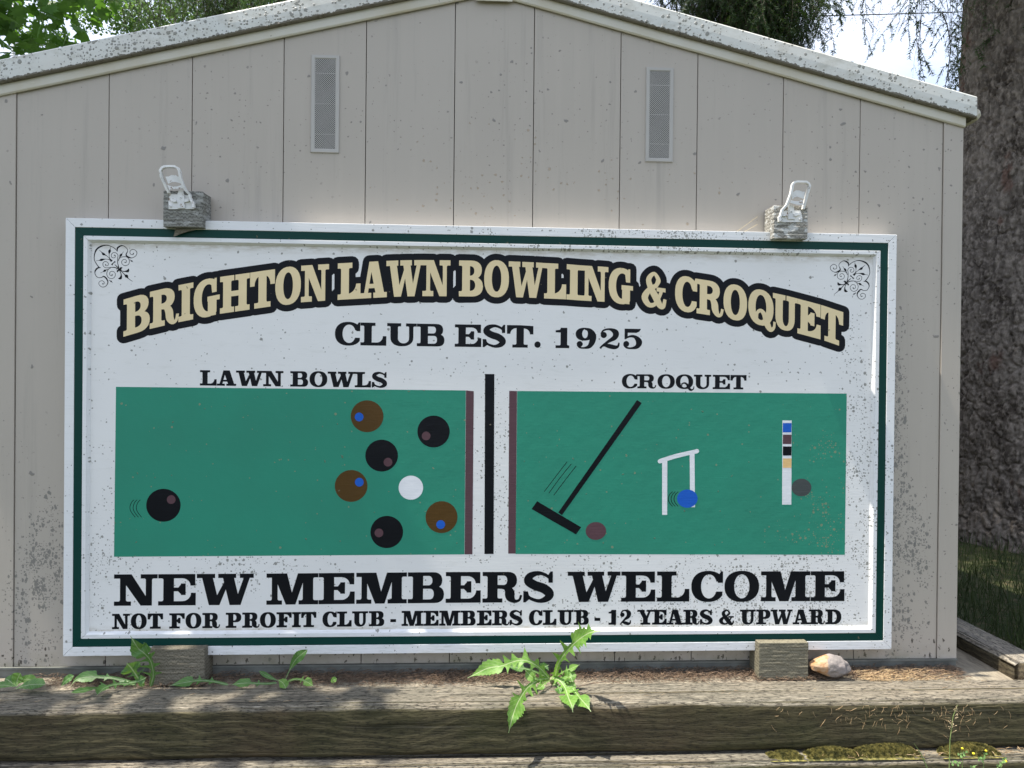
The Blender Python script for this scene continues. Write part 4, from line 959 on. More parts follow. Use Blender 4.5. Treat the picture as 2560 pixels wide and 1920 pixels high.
# splinter of wood below the left upper block
def q8(x, y, yy=YB): return P(380+x/8.29, 400+y/8.29, yy)
MB().prism([tuple((q8(*a).x, q8(*a).z)) for a in ((395, 1565), (500, 1520), (700, 1450), (850, 1425), (440, 1400))], -0.012, -0.008).build('splinter', MAT['block_brown'], tl)
def latch(root, fx, loop, plate, tongue, web1, web2, screws, tab):
    """bent sheet metal latch: fx maps survey zoom coordinates to (x, z)"""
    y = YB-0.0025
    def pr(poly, y0, y1, name, mat=MAT['metal']):
        a = [fx(*p_) for p_ in poly]; s_ = sum(a[i][0]*a[(i+1) % len(a)][1]-a[(i+1) % len(a)][0]*a[i][1] for i in range(len(a)))
        if s_ < 0: a = a[::-1]
        return MB().prism(a, y0, y1).build(name, mat, root)
    pr(plate, y-0.0015, y, 'latch_plate'); pr(tongue, y-0.0055, y-0.0035, 'latch_tongue')
    n = len(loop); P3 = []
    for i, p_ in enumerate(loop):
        a = fx(p_[0], p_[1]); P3.append(Vector((a[0], y-0.006-0.016*p_[2], a[1])))
    m = MB(); V = []; Fs = []
    # channel section: a flat band standing on edge
    for i, p_ in enumerate(P3):
        t = (P3[min(i+1, n-1)]-P3[max(i-1, 0)]).normalized(); side = t.cross(Vector((0, 1, 0))).normalized()
        for a, b in ((-0.0030, -0.007), (0.0030, -0.007), (0.0030, 0.006), (-0.0030, 0.006)): V.append(p_+side*a+Vector((0, b, 0)))
    for i in range(n-1):
        for j in range(4): Fs.append((i*4+j, i*4+(j+1) % 4, i*4+4+(j+1) % 4, i*4+4+j))
    Fs.append((3, 2, 1, 0)); Fs.append(tuple((n-1)*4+j for j in range(4)))
    m.add(V, Fs); m.build('latch_handle', MAT['metal'], root)
    for w in (web1, web2): pr(w, y-0.017, y-0.0155, 'latch_web')
    for sx_, sy_ in screws:
        c = fx(sx_, sy_); m = MB(); k = 14
        m.prism([(c[0]+0.0032*math.cos(2*PI*i/k), c[1]+0.0032*math.sin(2*PI*i/k)) for i in range(k)], y-0.0072, y-0.001).build('screw', MAT['metal'], root)
        MB().prism([(c[0]+0.0010*math.cos(2*PI*i/6), c[1]+0.0010*math.sin(2*PI*i/6)) for i in range(6)], y-0.0075, y-0.0071).build('screw_recess_shade', MAT['dark'], root)  # dark hexagon laid on the head, stands in for shade in the socket
    for t_ in tab: pr(t_, y-0.008, y-0.003, 'latch_tab')
def f1(x, y): p = P(380+x/8.29, 400+y/8.29, YB-0.004); return (p.x, p.z)
latch(tl, f1, [(375,700,0), (330,600,.3), (285,480,.6), (252,390,.8), (240,265,1), (275,210,1), (330,182,1), (430,178,1), (540,182,1), (600,215,1), (628,262,1), (645,420,.8), (700,590,.5), (745,670,.3), (800,725,.1), (828,850,0), (875,900,0), (878,1000,0)],
      [(340,860), (370,700), (800,735), (830,860), (880,900), (875,1015), (345,1020)], [(540,1000), (530,735), (560,640), (600,622), (650,640), (680,735), (690,1000)],
      [(320,372), (390,368), (440,342), (530,340), (575,372), (618,372), (645,520), (600,500), (520,478), (440,490), (380,520)], [(365,545), (450,575), (560,575), (660,545), (700,615), (640,612), (400,640)],
      [(605,790), (384,958)], [[(412,855), (420,820), (500,820), (530,870), (470,880)], [(670,870), (700,820), (775,815), (778,862), (720,880)]])
def f2(x, y): p = P(1860+x/9.215, 440+y/9.215, YB-0.004); return (p.x, p.z)
latch(tr, f2, [(800,1060,0), (790,970,0), (830,920,0), (855,800,.1), (950,690,.3), (985,580,.5), (1020,450,.8), (1050,240,1), (1085,195,1), (1150,178,1), (1250,180,1), (1350,182,1), (1410,220,1), (1435,280,1), (1400,430,.8), (1370,600,.4), (1335,780,.1)],
      [(800,1065), (795,960), (860,820), (960,795), (1300,790), (1345,950), (1345,1062)], [(1010,1000), (1005,700), (1040,665), (1095,668), (1140,720), (1160,1000)],
      [(1060,395), (1110,385), (1150,355), (1230,360), (1300,390), (1350,385), (1340,560), (1290,540), (1170,500), (1060,560)], [(1035,580), (1120,605), (1210,605), (1290,575), (1330,690), (1150,685), (1010,640)],
      [(1078,822), (862,1012), (1298,1000)], [[(880,935), (880,885), (1000,900), (1000,935)], [(1130,880), (1180,860), (1285,860), (1280,905), (1150,935)]])
# two spider threads beside the right block
for (a, b) in (((0, 1215), (465, 850)), ((0, 1290), (460, 1035))):
    pa, pb = f2(*a), f2(*b)
    tag(MB().tube([(pa[0]-0.02, WALL_Y-0.008, pa[1]-0.012), (pb[0], WALL_Y-0.03, pb[1])], 0.0005, 4).build('strand', MAT['cream']), ('upper' if b[1] == 850 else 'lower')+' of two spider threads running left from the right latch block', 'strand', 'spider threads beside the right latch block')

# ---------------------------------------------------------------- stone
def stone_mat():
    k = N('pink_granite_stone'); p = k.P(); x = k.sep(p)[0]
    c = k.mix(k.mr(k.noise(p, 30, 4), 0.35, 0.65), (0.28, 0.245, 0.225), (0.17, 0.155, 0.145))
    xm = P(2065, 1680, -0.03).x
    m = k.mr(k.math('ADD', x, k.math('MULTIPLY', k.noise(p, 34, 4), 0.06)), xm+0.026, xm+0.032)
    c = k.mix(m, k.mix(k.mr(k.noise(p, 45, 4), 0.4, 0.6), (0.33, 0.17, 0.07), (0.42, 0.29, 0.18)), c)
    return k.out(c, 0.7, k.bump(k.noise(p, 120, 5), 0.9, 0.003), 0.3)
MAT['stone'] = stone_mat()
a = P(2024, 1680, -0.035); b = P(2127, 1680, -0.035); cx_, rx_ = (a.x+b.x)/2, (b.x-a.x)/2
import bmesh
bm = bmesh.new(); bmesh.ops.create_icosphere(bm, subdivisions=5, radius=1)
for v in bm.verts:
    c = v.co.copy(); n1 = noise.noise(c*1.1+Vector((3, 1, 2)))*0.20+noise.noise(c*2.6)*0.09+noise.noise(c*6)*0.022+noise.noise(c*15)*0.008
    c = c*(1+n1); hx = c.x
    hgt = 0.041*(1.0+0.10*max(0, hx)) if c.z > 0 else 0.026
    hgt *= 1-0.30*max(0, min(1, -hx*1.6-0.1))
    v.co = Vector((cx_+c.x*rx_*0.92, -0.030+c.y*0.032, Z0+0.026+c.z*hgt))
me = bpy.data.meshes.new('stone'); bm.to_mesh(me); bm.free(); me.polygons.foreach_set('use_smooth', [True]*len(me.polygons)); me.materials.append(MAT['stone'])
st = bpy.data.objects.new('stone', me); COL.objects.link(st); tag(st, 'smooth pinkish stone with orange left end beside the right support block', 'stone')

# ---------------------------------------------------------------- needles, litter
def strips(name, n, gen, mat, rad=0.0006, seed=1):
    rnd = random.Random(seed); V = []; Fs = []
    for i in range(n):
        p0, d, l, cv = gen(rnd)
        d = Vector(d).normalized(); s = d.cross(Vector((rnd.uniform(-1, 1), rnd.uniform(-1, 1), rnd.uniform(0.2, 1)))).normalized(); u = d.cross(s)
        b = len(V)
        for t in (0, 0.5, 1):
            c = Vector(p0)+d*(l*t)+Vector(cv)*(4*t*(1-t)*l); r = rad*(1 if t < 1 else 0.4)
            V += [c+s*r, c-s*r*0.6+u*r*0.8, c-s*r*0.6-u*r*0.8]
        for k in (0, 3):
            for j in range(3): Fs.append((b+k+j, b+k+(j+1) % 3, b+k+3+(j+1) % 3)); Fs.append((b+k+j, b+k+3+(j+1) % 3, b+k+3+j))
    return mesh(name, [tuple(v) for v in V], np.array(Fs), mat)
def needle_mat(name, a, b):
    k = N(name); p = k.P(); c = k.mix(k.mr(k.noise(p, 130, 2), 0.35, 0.65), a, b); return k.out(c, 0.7)
MAT['needle'] = needle_mat('fallen_needles', (0.060, 0.042, 0.030), (0.24, 0.16, 0.10))
MAT['needle_pale'] = needle_mat('pale_dry_needles', (0.32, 0.20, 0.10), (0.50, 0.38, 0.22))
MAT['stuck'] = needle_mat('stuck_dry_needles', (0.22, 0.13, 0.06), (0.42, 0.31, 0.17))
def g_litter(r):
    x = r.uniform(-0.1, 2.72)
    dens = 0.35+0.65*(noise.noise(Vector((x*3, 0, 0)))+0.5)
    while r.random() > dens: x = r.uniform(0.18, 2.72); dens = 0.3+0.7*(noise.noise(Vector((x*3, 0, 0)))+0.5)
    y = r.triangular(YF+0.148, WALL_Y-0.008, WALL_Y-0.035); z = Z0-0.007+r.uniform(0, 0.010)*(0.6+0.8*(y-YF-0.15)/0.07)
    a = r.gauss(0, 0.9)
    return (x, y, z), (math.cos(a), math.sin(a)*0.8, r.uniform(-0.15, 0.25)), r.uniform(0.012, 0.030), (0, r.uniform(-.1, .1), r.uniform(0, .15))
tag(strips('needle_litter', 8500, g_litter, MAT['needle'], 0.0007, 3), 'brown fallen needles along the foot of the shed', kind='stuff')
xp = P(2130, 1690, 0).x
def g_pale(r):
    x = r.triangular(xp-0.02, xp+0.30, xp+0.02); y = r.uniform(YF+0.135, WALL_Y-0.03); a = r.gauss(0, 0.5)
    return (x, y, Z0-0.004+r.uniform(0, 0.010)), (math.cos(a), math.sin(a), r.uniform(-0.1, 0.3)), r.uniform(0.015, 0.035), (0, 0, r.uniform(0, .15))
tag(strips('needle_litter', 420, g_pale, MAT['needle_pale'], 0.0007, 8), 'sunlit pale needles right of the stone', kind='stuff')
yface = STEP[0][0]
xa, xb = PZ(2095, 1800, -0.13).x, PZ(2540, 1800, -0.13).x
def g_face(r):
    c_ = r.choice((0.05, 0.14, 0.24, 0.33, 0.37, 0.52, 0.60, 0.72, 0.93)); x = xa+(xb-xa)*c_+r.gauss(0, 0.016); z = Z0-0.012-abs(r.gauss(0, 0.035)); a = r.gauss(-PI/2, 0.75)
    if r.random() < 0.25: x = r.uniform(xa-0.2, xb)
    return (x, yface-0.0035, z), (math.cos(a), -0.05, math.sin(a)), r.uniform(0.010, 0.026), (r.uniform(-.18, .18), -0.05, 0)
tag(strips('stuck_needles', 110, g_face, MAT['stuck'], 0.0006, 5), 'dry needles stuck to the front of the top timber on the right', kind='stuff')
def g_step(r):
    x = r.uniform(2.15, 3.2); y = r.uniform(STEP[1][0]+0.012, STEP[0][0]-0.005); a = r.gauss(0, 0.7)
    return (x, y, STEP[1][1]+0.003+r.uniform(0, 0.006)), (math.cos(a), math.sin(a), r.uniform(-0.1, 0.2)), r.uniform(0.015, 0.03), (0, 0, .1)
tag(strips('needle_litter', 170, g_step, MAT['needle_pale'], 0.0007, 15), 'pale needles on the lower timber ledge among the moss', kind='stuff')
def g_top(r):
    x = r.uniform(0.0, 3.1); y = r.uniform(YF+0.02, YF+0.13); a = r.gauss(0, 0.6)
    return (x, y, Z0+0.002), (math.cos(a), math.sin(a), 0.02), r.uniform(0.008, 0.022), (0, 0, .05)
tag(strips('needle_litter', 60, g_top, MAT['needle_pale'], 0.0005, 25), 'single dry needles scattered on the top timber', kind='stuff')
# bent twig lying over the timber right of the big weed
tw = [P(850+1525/2.572, 1280+1125/2.572, YF+0.06), P(850+1600/2.572, 1280+1105/2.572, YF+0.10), P(850+1760/2.572, 1280+1080/2.572, YF+0.14)]
tag(MB().tube([Vector((t.x, t.y, max(t.z, Z0+0.003))) for t in tw], 0.0011, 5).build('twig', MAT['needle']), 'thin brown twig on the timber right of the big green weed', 'twig')

# ---------------------------------------------------------------- moss
def moss_mat():
    k = N('moss'); p = k.P(); n1 = k.noise(p, 90, 3); c = k.mix(k.mr(n1, 0.40, 0.62), (0.050, 0.050, 0.009), (0.22, 0.19, 0.050))
    return k.out(c, 0.9)
MAT['moss'] = moss_mat()
def moss(u0, u1, vtop, vbot, label, seed):
    y0, y1 = STEP[1][0]+0.006, STEP[0][0]-0.002; zb = STEP[1][1]
    xa = PZ(u0, (vtop+vbot)/2, zb).x; xb = PZ(u1, (vtop+vbot)/2, zb).x
    hh = max(0.006, (P(u0, vtop, y1).z-zb)*0.58)
    rnd = random.Random(seed); V = []; Fs = []; n = int(16000*(xb-xa)/0.15*(0.5+hh*20))
    nx, ny = 40, 10
    def H(x, y):
        t = (x-xa)/(xb-xa)*2-1; s_ = (y-y0)/(y1-y0)
        e = max(0, 1-t*t)**0.6*(0.25+0.75*math.sin(min(1, s_+0.15)*PI/2)) * max(0.0, min(1, (s_-0.28*(0.5+noise.noise(Vector((x*30, seed, 0)))))*4))
        rag = min(1, max(0, 1.9+2.6*noise.noise(Vector((x*55, y*55, seed+9)))-1.7*abs(t)**3)); return max(0, rag*e*hh*(0.92+0.22*noise.noise(Vector((x*22, y*22, seed)))+0.10*noise.noise(Vector((x*160, y*160, seed)))))
    for j in range(ny+1):
        for i in range(nx+1):
            x = xa+(xb-xa)*i/nx; y = y0+(y1-y0)*j/ny; V.append((x, y, zb-0.001+H(x, y)))
    for j in range(ny):
        for i in range(nx): a = j*(nx+1)+i; Fs.append((a, a+1, a+nx+2)); Fs.append((a, a+nx+2, a+nx+1))
    for i in range(n):
        x = rnd.uniform(xa, xb); y = rnd.uniform(y0, y1); h = H(x, y)
        if h < hh*0.08: continue
        d = Vector((rnd.gauss(0, .6), rnd.gauss(-0.3, .5), 1)).normalized(); l = rnd.uniform(0.003, 0.0065); s = Vector((rnd.uniform(-1, 1), rnd.uniform(-1, 1), 0.1)).normalized()*0.0006
        b = len(V); p = Vector((x, y, zb+h-0.0015)); V += [tuple(p-s), tuple(p+s), tuple(p+d*l)]; Fs.append((b, b+1, b+2))
    return tag(mesh('moss_clump', V, np.array(Fs), MAT['moss'], origin=((xa+xb)/2, y0, zb)), label, 'moss', 'moss clumps on the lower timber')
moss(1905, 1995, 1868, 1882, 'thin flat moss patch at the left end of the moss on the lower timber', 1)
moss(1994, 2130, 1853, 1888, 'low moss cushion left of the tall one on the lower timber', 2)
moss(2105, 2275, 1840, 1890, 'tall central moss cushion full of needles on the lower timber', 3)
moss(2318, 2470, 1838, 1888, 'moss cushion behind the tall grass stem on the lower timber', 4)

# ---------------------------------------------------------------- leafy weeds
def leaf_mat(name, a, b, vein, trans=0.35):
    k = N(name); uvn = k.n('ShaderNodeUVMap'); uv_ = k.sep(uvn.outputs[0]); p = k.P()
    av = k.math('ABSOLUTE', uv_[1])
    c = k.mix(k.mr(k.noise(p, 60, 3), 0.35, 0.65), a, b)
    side = k.math('FRACT', k.math('ADD', k.math('MULTIPLY', uv_[0], 11), k.math('MULTIPLY', av, -1.6)))
    sv = k.math('MULTIPLY', k.mr(k.math('ABSOLUTE', k.math('SUBTRACT', side, 0.5)), 0.40, 0.5), 0.45)
    c = k.mix(sv, c, vein)
    mid = k.mr(av, 0.10, 0.05); c = k.mix(mid, c, vein)
    k.out(c, 0.45, k.bump(k.math('SUBTRACT', k.noise(p, 170, 3), k.math('MULTIPLY', k.math('ADD', sv, mid), 0.8)), 0.5, 0.0012), 0.4)
    tr = k.n('ShaderNodeBsdfTranslucent'); k.put(tr.inputs[0], k.mix(0.5, c, (0.25, 0.45, 0.03))); ms = k.n('ShaderNodeMixShader'); ms.inputs[0].default_value = trans
    out = [x for x in k.t.nodes if x.type == 'OUTPUT_MATERIAL'][0]
    k.t.links.new(k.b.outputs[0], ms.inputs[1]); k.t.links.new(tr.outputs[0], ms.inputs[2]); k.t.links.new(ms.outputs[0], out.inputs[0])
    return k.m
MAT['leaf'] = leaf_mat('thistle_leaf', (0.10, 0.235, 0.035), (0.175, 0.33, 0.06), (0.36, 0.46, 0.22))
MAT['leaf_dark'] = leaf_mat('dandelion_leaf', (0.055, 0.15, 0.035), (0.09, 0.21, 0.05), (0.28, 0.36, 0.20))
def leaf(parent, pts, halfw, mat, lobes=(), teeth=0.16, nrm=(0, -0.75, 0.65), fold=0.25, seed=0, stem=0.12, name='leaf', k=None):
    """pts: 3D midrib; halfw: maximum half width; profile narrows at the base (stem share) and the tip; lobes: (position, length factor, side)"""
    rnd = random.Random(seed); nn = 64
    C = cat_rom([tuple(p) for p in pts], 12); seg = [0]
    for i in range(1, len(C)): seg.append(seg[-1]+np.linalg.norm(C[i]-C[i-1]))
    L = seg[-1]; seg = np.array(seg)/L; C = np.array(C)
    V = []; UV = []; Fs = []
    nv = Vector(nrm).normalized()
    for i in range(nn+1):
        t = i/nn; c = Vector([np.interp(t, seg, C[:, j]) for j in range(3)]); c2 = Vector([np.interp(min(1, t+0.02), seg, C[:, j]) for j in range(3)]); c1 = Vector([np.interp(max(0, t-0.02), seg, C[:, j]) for j in range(3)])
        tg = (c2-c1).normalized(); side = tg.cross(nv)
        if side.length < 0.05: side = tg.cross(Vector((1, 0, 0.2)))
        side.normalize(); up = side.cross(tg)
        base = 0.10 if t < stem else 0.10+0.90*math.sin(min(1, (t-stem)/(0.62-stem*0.4))*PI/2)**1.3
        tip = 1 if t < 0.72 else max(0.0, 1-((t-0.72)/0.28)**1.7)
        wv = 0.12*math.sin(t*17+seed)
        for sd in (-1, 1):
            w = base*tip
            if lobes:
                lw = 0.0
                for (lt, ll, ls) in lobes:
                    if ls == 0 or ls == sd:
                        d = (t-lt)
                        lw = max(lw, ll*1.2*max(0, 1-abs(d)/(0.050 if d < 0 else 0.028)))
                inner = 0.26 if t < 0.60 else base*tip
                w = max(inner*(1 if t > 0.03 else 0.5)*tip, lw)
            w *= (1-teeth/2+teeth*((i % 3)/1.5-0.5)*1.2+rnd.uniform(-teeth, teeth)*0.4)
            w = max(w, 0.035)*halfw*1.35
            bend = -fold*w
            sweep = tg*(w*0.25) if lobes else tg*(w*0.06)
            for f in ((0.5, 1.0) if sd > 0 else (1.0, 0.5)):
                V.append(c+side*(sd*w*f)+up*(-bend*f*(0.6+0.4*f)+0.10*w*math.sin(t*23+seed+sd)*f)+sweep*f*f); UV.append((t, sd*w*f/halfw))
            if sd < 0: V.append(c); UV.append((t, 0))
    for i in range(nn):
        for j in range(4): a = i*5+j; Fs.append((a, a+1, a+6)); Fs.append((a, a+6, a+5))
    o = mesh(name, [tuple(v) for v in V], np.array(Fs), mat, parent, True, UV)
    # midrib
    return o
MAT['stem0'] = needle_mat('weed_crown', (0.16, 0.20, 0.08), (0.28, 0.27, 0.15))
# the big sow thistle in the middle
def zt_(x, y, yy): return P(1150+x/5.351, 1550+y/5.351, yy)
base = zt_(1215, 800, YF+0.135)
wd = empty('sow_thistle', base, 'large bright green jagged-leaved weed hanging over the ledge below the sign', 'weed')
LB_ = lambda *a: a
def L3(*q_): return [zt_(q_[i], q_[i+1], YF+q_[i+2]) for i in range(0, len(q_), 3)]
leaf(wd, L3(1200,790,.135, 1080,655,.12, 960,570,.11, 830,535,.11, 700,560,.12, 560,612,.13, 380,640,.14, 220,715,.145, 100,775,.15), 0.0165, MAT['leaf'], ((.15, .8, 0), (.24, .9, 1), (.27, 1.0, -1), (.36, 1.3, 1), (.40, 1.3, -1), (.47, 1.0, 0), (.55, 1.1, 0)), 0.12, (0, -0.8, 0.6), 0.2, 1)
leaf(wd, L3(1190,790,.135, 1060,800,.11, 930,880,.08, 850,970,.05, 760,1130,.0, 700,1300,-.045, 650,1510,-.05), 0.0190, MAT['leaf'], ((.12, .55, 0), (.22, .8, 1), (.26, 1.25, -1), (.36, 1.6, -1), (.42, 1.5, 1), (.50, 1.35, -1), (.58, 1.1, 0)), 0.13, (0.15, -0.95, 0.3), 0.25, 2)
leaf(wd, L3(1270,770,.135, 1310,600,.10, 1400,450,.08, 1530,310,.05, 1660,210,.02, 1760,160,.0, 1880,150,-.01), 0.0190, MAT['leaf'], ((.08, .5, 0), (.20, .55, 1), (.32, 1.0, -1), (.36, .9, 1), (.47, 1.3, -1), (.52, 1.2, 1), (.64, 1.3, 1), (.70, 1.1, -1), (.78, 1.2, 0), (.88, .8, 0)), 0.15, (0, -0.8, 0.6), 0.3, 3)
leaf(wd, L3(1210,770,.135, 1320,800,.11, 1400,900,.08, 1450,1040,.03, 1490,1140,-.01, 1510,1235,-.02), 0.0200, MAT['leaf'], ((.16, .9, 1), (.24, 1.0, -1), (.36, 1.1, 1), (.44, 1.1, -1), (.52, 1.0, 0)), 0.12, (0, -0.8, 0.6), 0.25, 4)
leaf(wd, L3(1350,760,.13, 1480,880,.10, 1560,990,.05, 1620,1060,.02, 1690,1140,-.01, 1752,1225,-.03), 0.0165, MAT['leaf'], ((.3, .5, 0), (.42, .6, 0)), 0.10, (0, -0.85, 0.5), 0.15, 5, 0.3)
leaf(wd, L3(1290,760,.135, 1370,700,.12, 1470,655,.11, 1605,595,.10), 0.0075, MAT['leaf'], ((.3, .8, 0), (.5, 1.2, 0), (.7, .8, 0)), 0.2, (0, -0.7, 0.7), 0.2, 6)
leaf(wd, L3(1180,780,.13, 1050,790,.10, 960,760,.10, 900,700,.11, 870,675,.12), 0.0110, MAT['leaf'], ((.4, 1, 0), (.6, 1.1, 0), (.8, 1.0, 0)), 0.15, (0, -0.9, 0.4), 0.2, 7)
leaf(wd, L3(1290,780,.13, 1390,790,.115, 1470,760,.10, 1510,830,.09), 0.0150, MAT['leaf'], (), 0.12, (0, -0.8, 0.6), 0.2, 8)
leaf(wd, L3(1150,760,.14, 1000,690,.14, 860,650,.145, 620,620,.15), 0.0100, MAT['leaf_dark'], ((.4, 1, 0), (.6, 1.1, 0)), 0.15, (0, -0.6, 0.8), 0.2, 9)
leaf(wd, L3(1260,790,.13, 1420,860,.10, 1530,930,.08, 1560,960,.075), 0.0120, MAT['leaf'], ((.5, 1, 0), (.7, 1.1, 0)), 0.15, (0, -0.8, 0.6), 0.2, 19)
leaf(wd, L3(1230,790,.14, 1150,720,.14, 1120,640,.14, 1190,600,.14), 0.0110, MAT['leaf_dark'], ((.5, 1, 0), (.7, .9, 0)), 0.15, (0, -0.9, 0.4), 0.25, 51)
leaf(wd, L3(1220,800,.135, 1130,850,.10, 1080,900,.085, 1010,930,.07), 0.0075, MAT['leaf'], ((.5, 1, 0), (.7, .9, 0)), 0.2, (0, -0.7, 0.7), 0.25, 52)
leaf(wd, L3(1260,800,.135, 1290,860,.11, 1330,930,.09, 1350,1010,.07), 0.0105, MAT['leaf_dark'], ((.4, 1, 0), (.6, .9, 0)), 0.2, (0, -0.7, 0.7), 0.3, 53)
MB().tube([zt_(1240, 850, YF+.135), zt_(1215, 800, YF+.13), zt_(1225, 770, YF+.13)], [0.006, 0.005, 0.003], 7).build('crown', MAT['stem0'], wd, True)
# weeds on the left
def zl(x, y, yy): return P(x/5.027, 1540+y/5.027, YF+yy)
def LL(*q_): return [zl(q_[i], q_[i+1], q_[i+2]) for i in range(0, len(q_), 3)]
w2 = empty('dandelion', zl(1790, 885, .15), 'tall leafy dandelion in front of the dark left support block', 'weed', 'low weeds along the ledge')
D = MAT['leaf_dark']
leaf(w2, LL(1800,888,.150, 1750,800,.145, 1690,710,.14, 1640,640,.135, 1590,590,.13), 0.0215, D, ((.30, .5, 0), (.46, 1.0, 1), (.52, .8, -1)), 0.05, (0, -0.95, 0.3), 0.15, 11, 0.25)
leaf(w2, LL(1890,888,.150, 1925,760,.14, 1915,640,.13, 1880,540,.12, 1800,455,.11, 1750,420,.11, 1700,350,.10, 1640,250,.10), 0.0170, D, ((.22, 1.3, -1), (.26, 1.2, 1), (.38, 1.6, -1), (.40, 1.1, 1), (.52, 1.6, -1), (.56, 1.1, 1), (.66, .6, 0)), 0.06, (0, -0.95, 0.3), 0.15, 12)
leaf(w2, LL(1690,850,.150, 1480,790,.16, 1300,768,.165, 1100,765,.165, 960,800,.16, 890,885,.15), 0.0130, D, ((.2, .9, -1), (.45, .6, 0)), 0.08, (0, -0.7, 0.7), 0.2, 13, 0.05)
leaf(w2, LL(1700,860,.145, 1540,850,.135, 1420,865,.12, 1320,900,.10, 1270,940,.08, 1215,1000,.05), 0.0120, D, ((.2, .6, 0), (.4, 1.1, 0), (.6, 1.2, 0)), 0.12, (0, -0.75, 0.65), 0.3, 14, 0.05)
leaf(w2, LL(1600,850,.14, 1650,830,.14, 1740,820,.14, 1840,770,.14), 0.0100, D, ((.4, 1.2, 0), (.6, 1.2, 0)), 0.1, (0, -0.9, 0.4), 0.2, 15)
leaf(w2, LL(1270,890,.13, 1180,910,.11, 1080,930,.09, 890,965,.06), 0.0075, D, (), 0.15, (0, -0.6, 0.8), 0.3, 16, 0.02)
leaf(w2, LL(770,885,.14, 830,810,.14, 900,765,.14, 930,750,.14), 0.0080, D, (), 0.1, (0, -0.8, 0.5), 0.2, 17, 0.02)
w3 = empty('dandelion', zl(200, 880, .13), 'small rosette of broad leaves at the far left end of the ledge', 'weed', 'low weeds along the ledge')
leaf(w3, LL(200,915,.12, 300,880,.12, 420,860,.12, 570,858,.11), 0.0130, D, (), 0.06, (0, -0.6, 0.8), 0.2, 21, 0.02)
leaf(w3, LL(210,885,.13, 150,840,.14, 110,810,.145, 65,785,.15), 0.0120, D, (), 0.06, (0, -0.8, 0.5), 0.2, 22, 0.02)
leaf(w3, LL(220,880,.13, 215,820,.14, 230,770,.14, 255,715,.14), 0.0130, MAT['leaf'], (), 0.06, (0, -0.9, 0.4), 0.2, 23, 0.02)
leaf(w3, LL(150,885,.13, 60,870,.13, -60,870,.13), 0.0080, D, (), 0.06, (0, -0.6, 0.8), 0.2, 24, 0.02)
leaf(w3, LL(210,860,.135, 300,800,.14, 380,800,.14, 450,830,.14), 0.0100, MAT['leaf'], (), 0.06, (0, -0.7, 0.7), 0.2, 25, 0.02)
def z1_(x, y, yy): return P(x/2.572, 1280+y/2.572, YF+yy)
def L1(*q_): return [z1_(q_[i], q_[i+1], q_[i+2]) for i in range(0, len(q_), 3)]
w4 = empty('dandelion', z1_(1800, 1100, .14), 'small weed with one upright leaf right of the dark support block', 'weed', 'low weeds along the ledge')
leaf(w4, L1(1835,1075,.14, 1868,1005,.135, 1910,940,.13, 1978,885,.125), 0.0110, D, (), 0.05, (0, -0.95, 0.3), 0.12, 31, 0.25)
leaf(w4, L1(1780,1100,.14, 1690,1105,.14, 1580,1100,.14, 1480,1112,.13), 0.0105, D, ((.4, .8, 0), (.6, .9, 0)), 0.08, (0, -0.6, 0.8), 0.2, 32, 0.03)
leaf(w4, L1(1790,1080,.14, 1815,1095,.13, 1830,1115,.125, 1835,1135,.12), 0.0100, MAT['leaf'], (), 0.05, (0, -0.8, 0.5), 0.2, 33, 0.03)
leaf(w4, L1(1850,1090,.14, 1900,1075,.14, 1960,1085,.13, 2018,1122,.12), 0.0095, MAT['leaf'], ((.5, .8, 0),), 0.05, (0, -0.7, 0.7), 0.2, 34, 0.1)
leaf(w4, L1(1790,1085,.14, 1730,1060,.15, 1665,1022,.155), 0.0050, D, (), 0.05, (0, -0.8, 0.5), 0.2, 35, 0.03)
w5 = empty('dandelion', z1_(1280, 1112, .14), 'flat long-leaved weed lying between the two left weeds', 'weed', 'low weeds along the ledge')
leaf(w5, L1(1470,1112,.14, 1370,1090,.145, 1270,1085,.145, 1170,1100,.145, 1085,1118,.14), 0.0115, D, ((.3, .8, 0), (.5, .9, 0), (.7, .8, 0)), 0.08, (0, -0.6, 0.8), 0.2, 41, 0.02)
w6 = empty('dandelion', z1_(2140, 1100, .14), 'tiny seedling alone on the needles left of the big weed', 'weed', 'low weeds along the ledge')
leaf(w6, L1(2145,1102,.14, 2140,1085,.14, 2165,1070,.14), 0.0060, MAT['leaf'], (), 0.05, (0, -0.8, 0.5), 0.2, 42, 0.02)

# ---------------------------------------------------------------- grass stem and yellow trefoils in the right corner
MAT['stem'] = needle_mat('green_stem', (0.12, 0.20, 0.05), (0.22, 0.28, 0.09)); MAT['strand'] = needle_mat('dry_seed_head', (0.40, 0.30, 0.17), (0.52, 0.42, 0.26))
def ybl(): return STEP[1][0]-0.03
YG = ybl()
gs = empty('grass_stem', (P(2374, 1920, YG).x, YG, -0.78), 'tall seeding grass stem standing before the right moss cushion', 'grass stem')
pts = [Vector((P(2374, 1925, YG).x, YG-0.0, -0.78)), P(2373, 1925, YG), P(2375, 1850, YG), P(2383, 1790, YG), P(2394, 1762, YG)]
MB().tube(pts, [0.0016, 0.0014, 0.0011, 0.0008, 0.0005], 6).build('stem', MAT['stem'], gs)
m = MB(); rnd = random.Random(4)
for i in range(30):
    t = rnd.random(); c = P(2376+18*t, 1835-72*t, YG); d = Vector((rnd.choice((-1, 1))*rnd.uniform(0.3, 1), rnd.uniform(-.4, .4), rnd.uniform(0.1, 0.7))).normalized()*rnd.uniform(0.006, 0.016)*(1.3-t)
    m.tube([c, c+d*0.6, c+d*0.85, c+d], [0.0003, 0.0003, 0.0011, 0.0003], 4)
m.build('seed_head', MAT['strand'], gs)
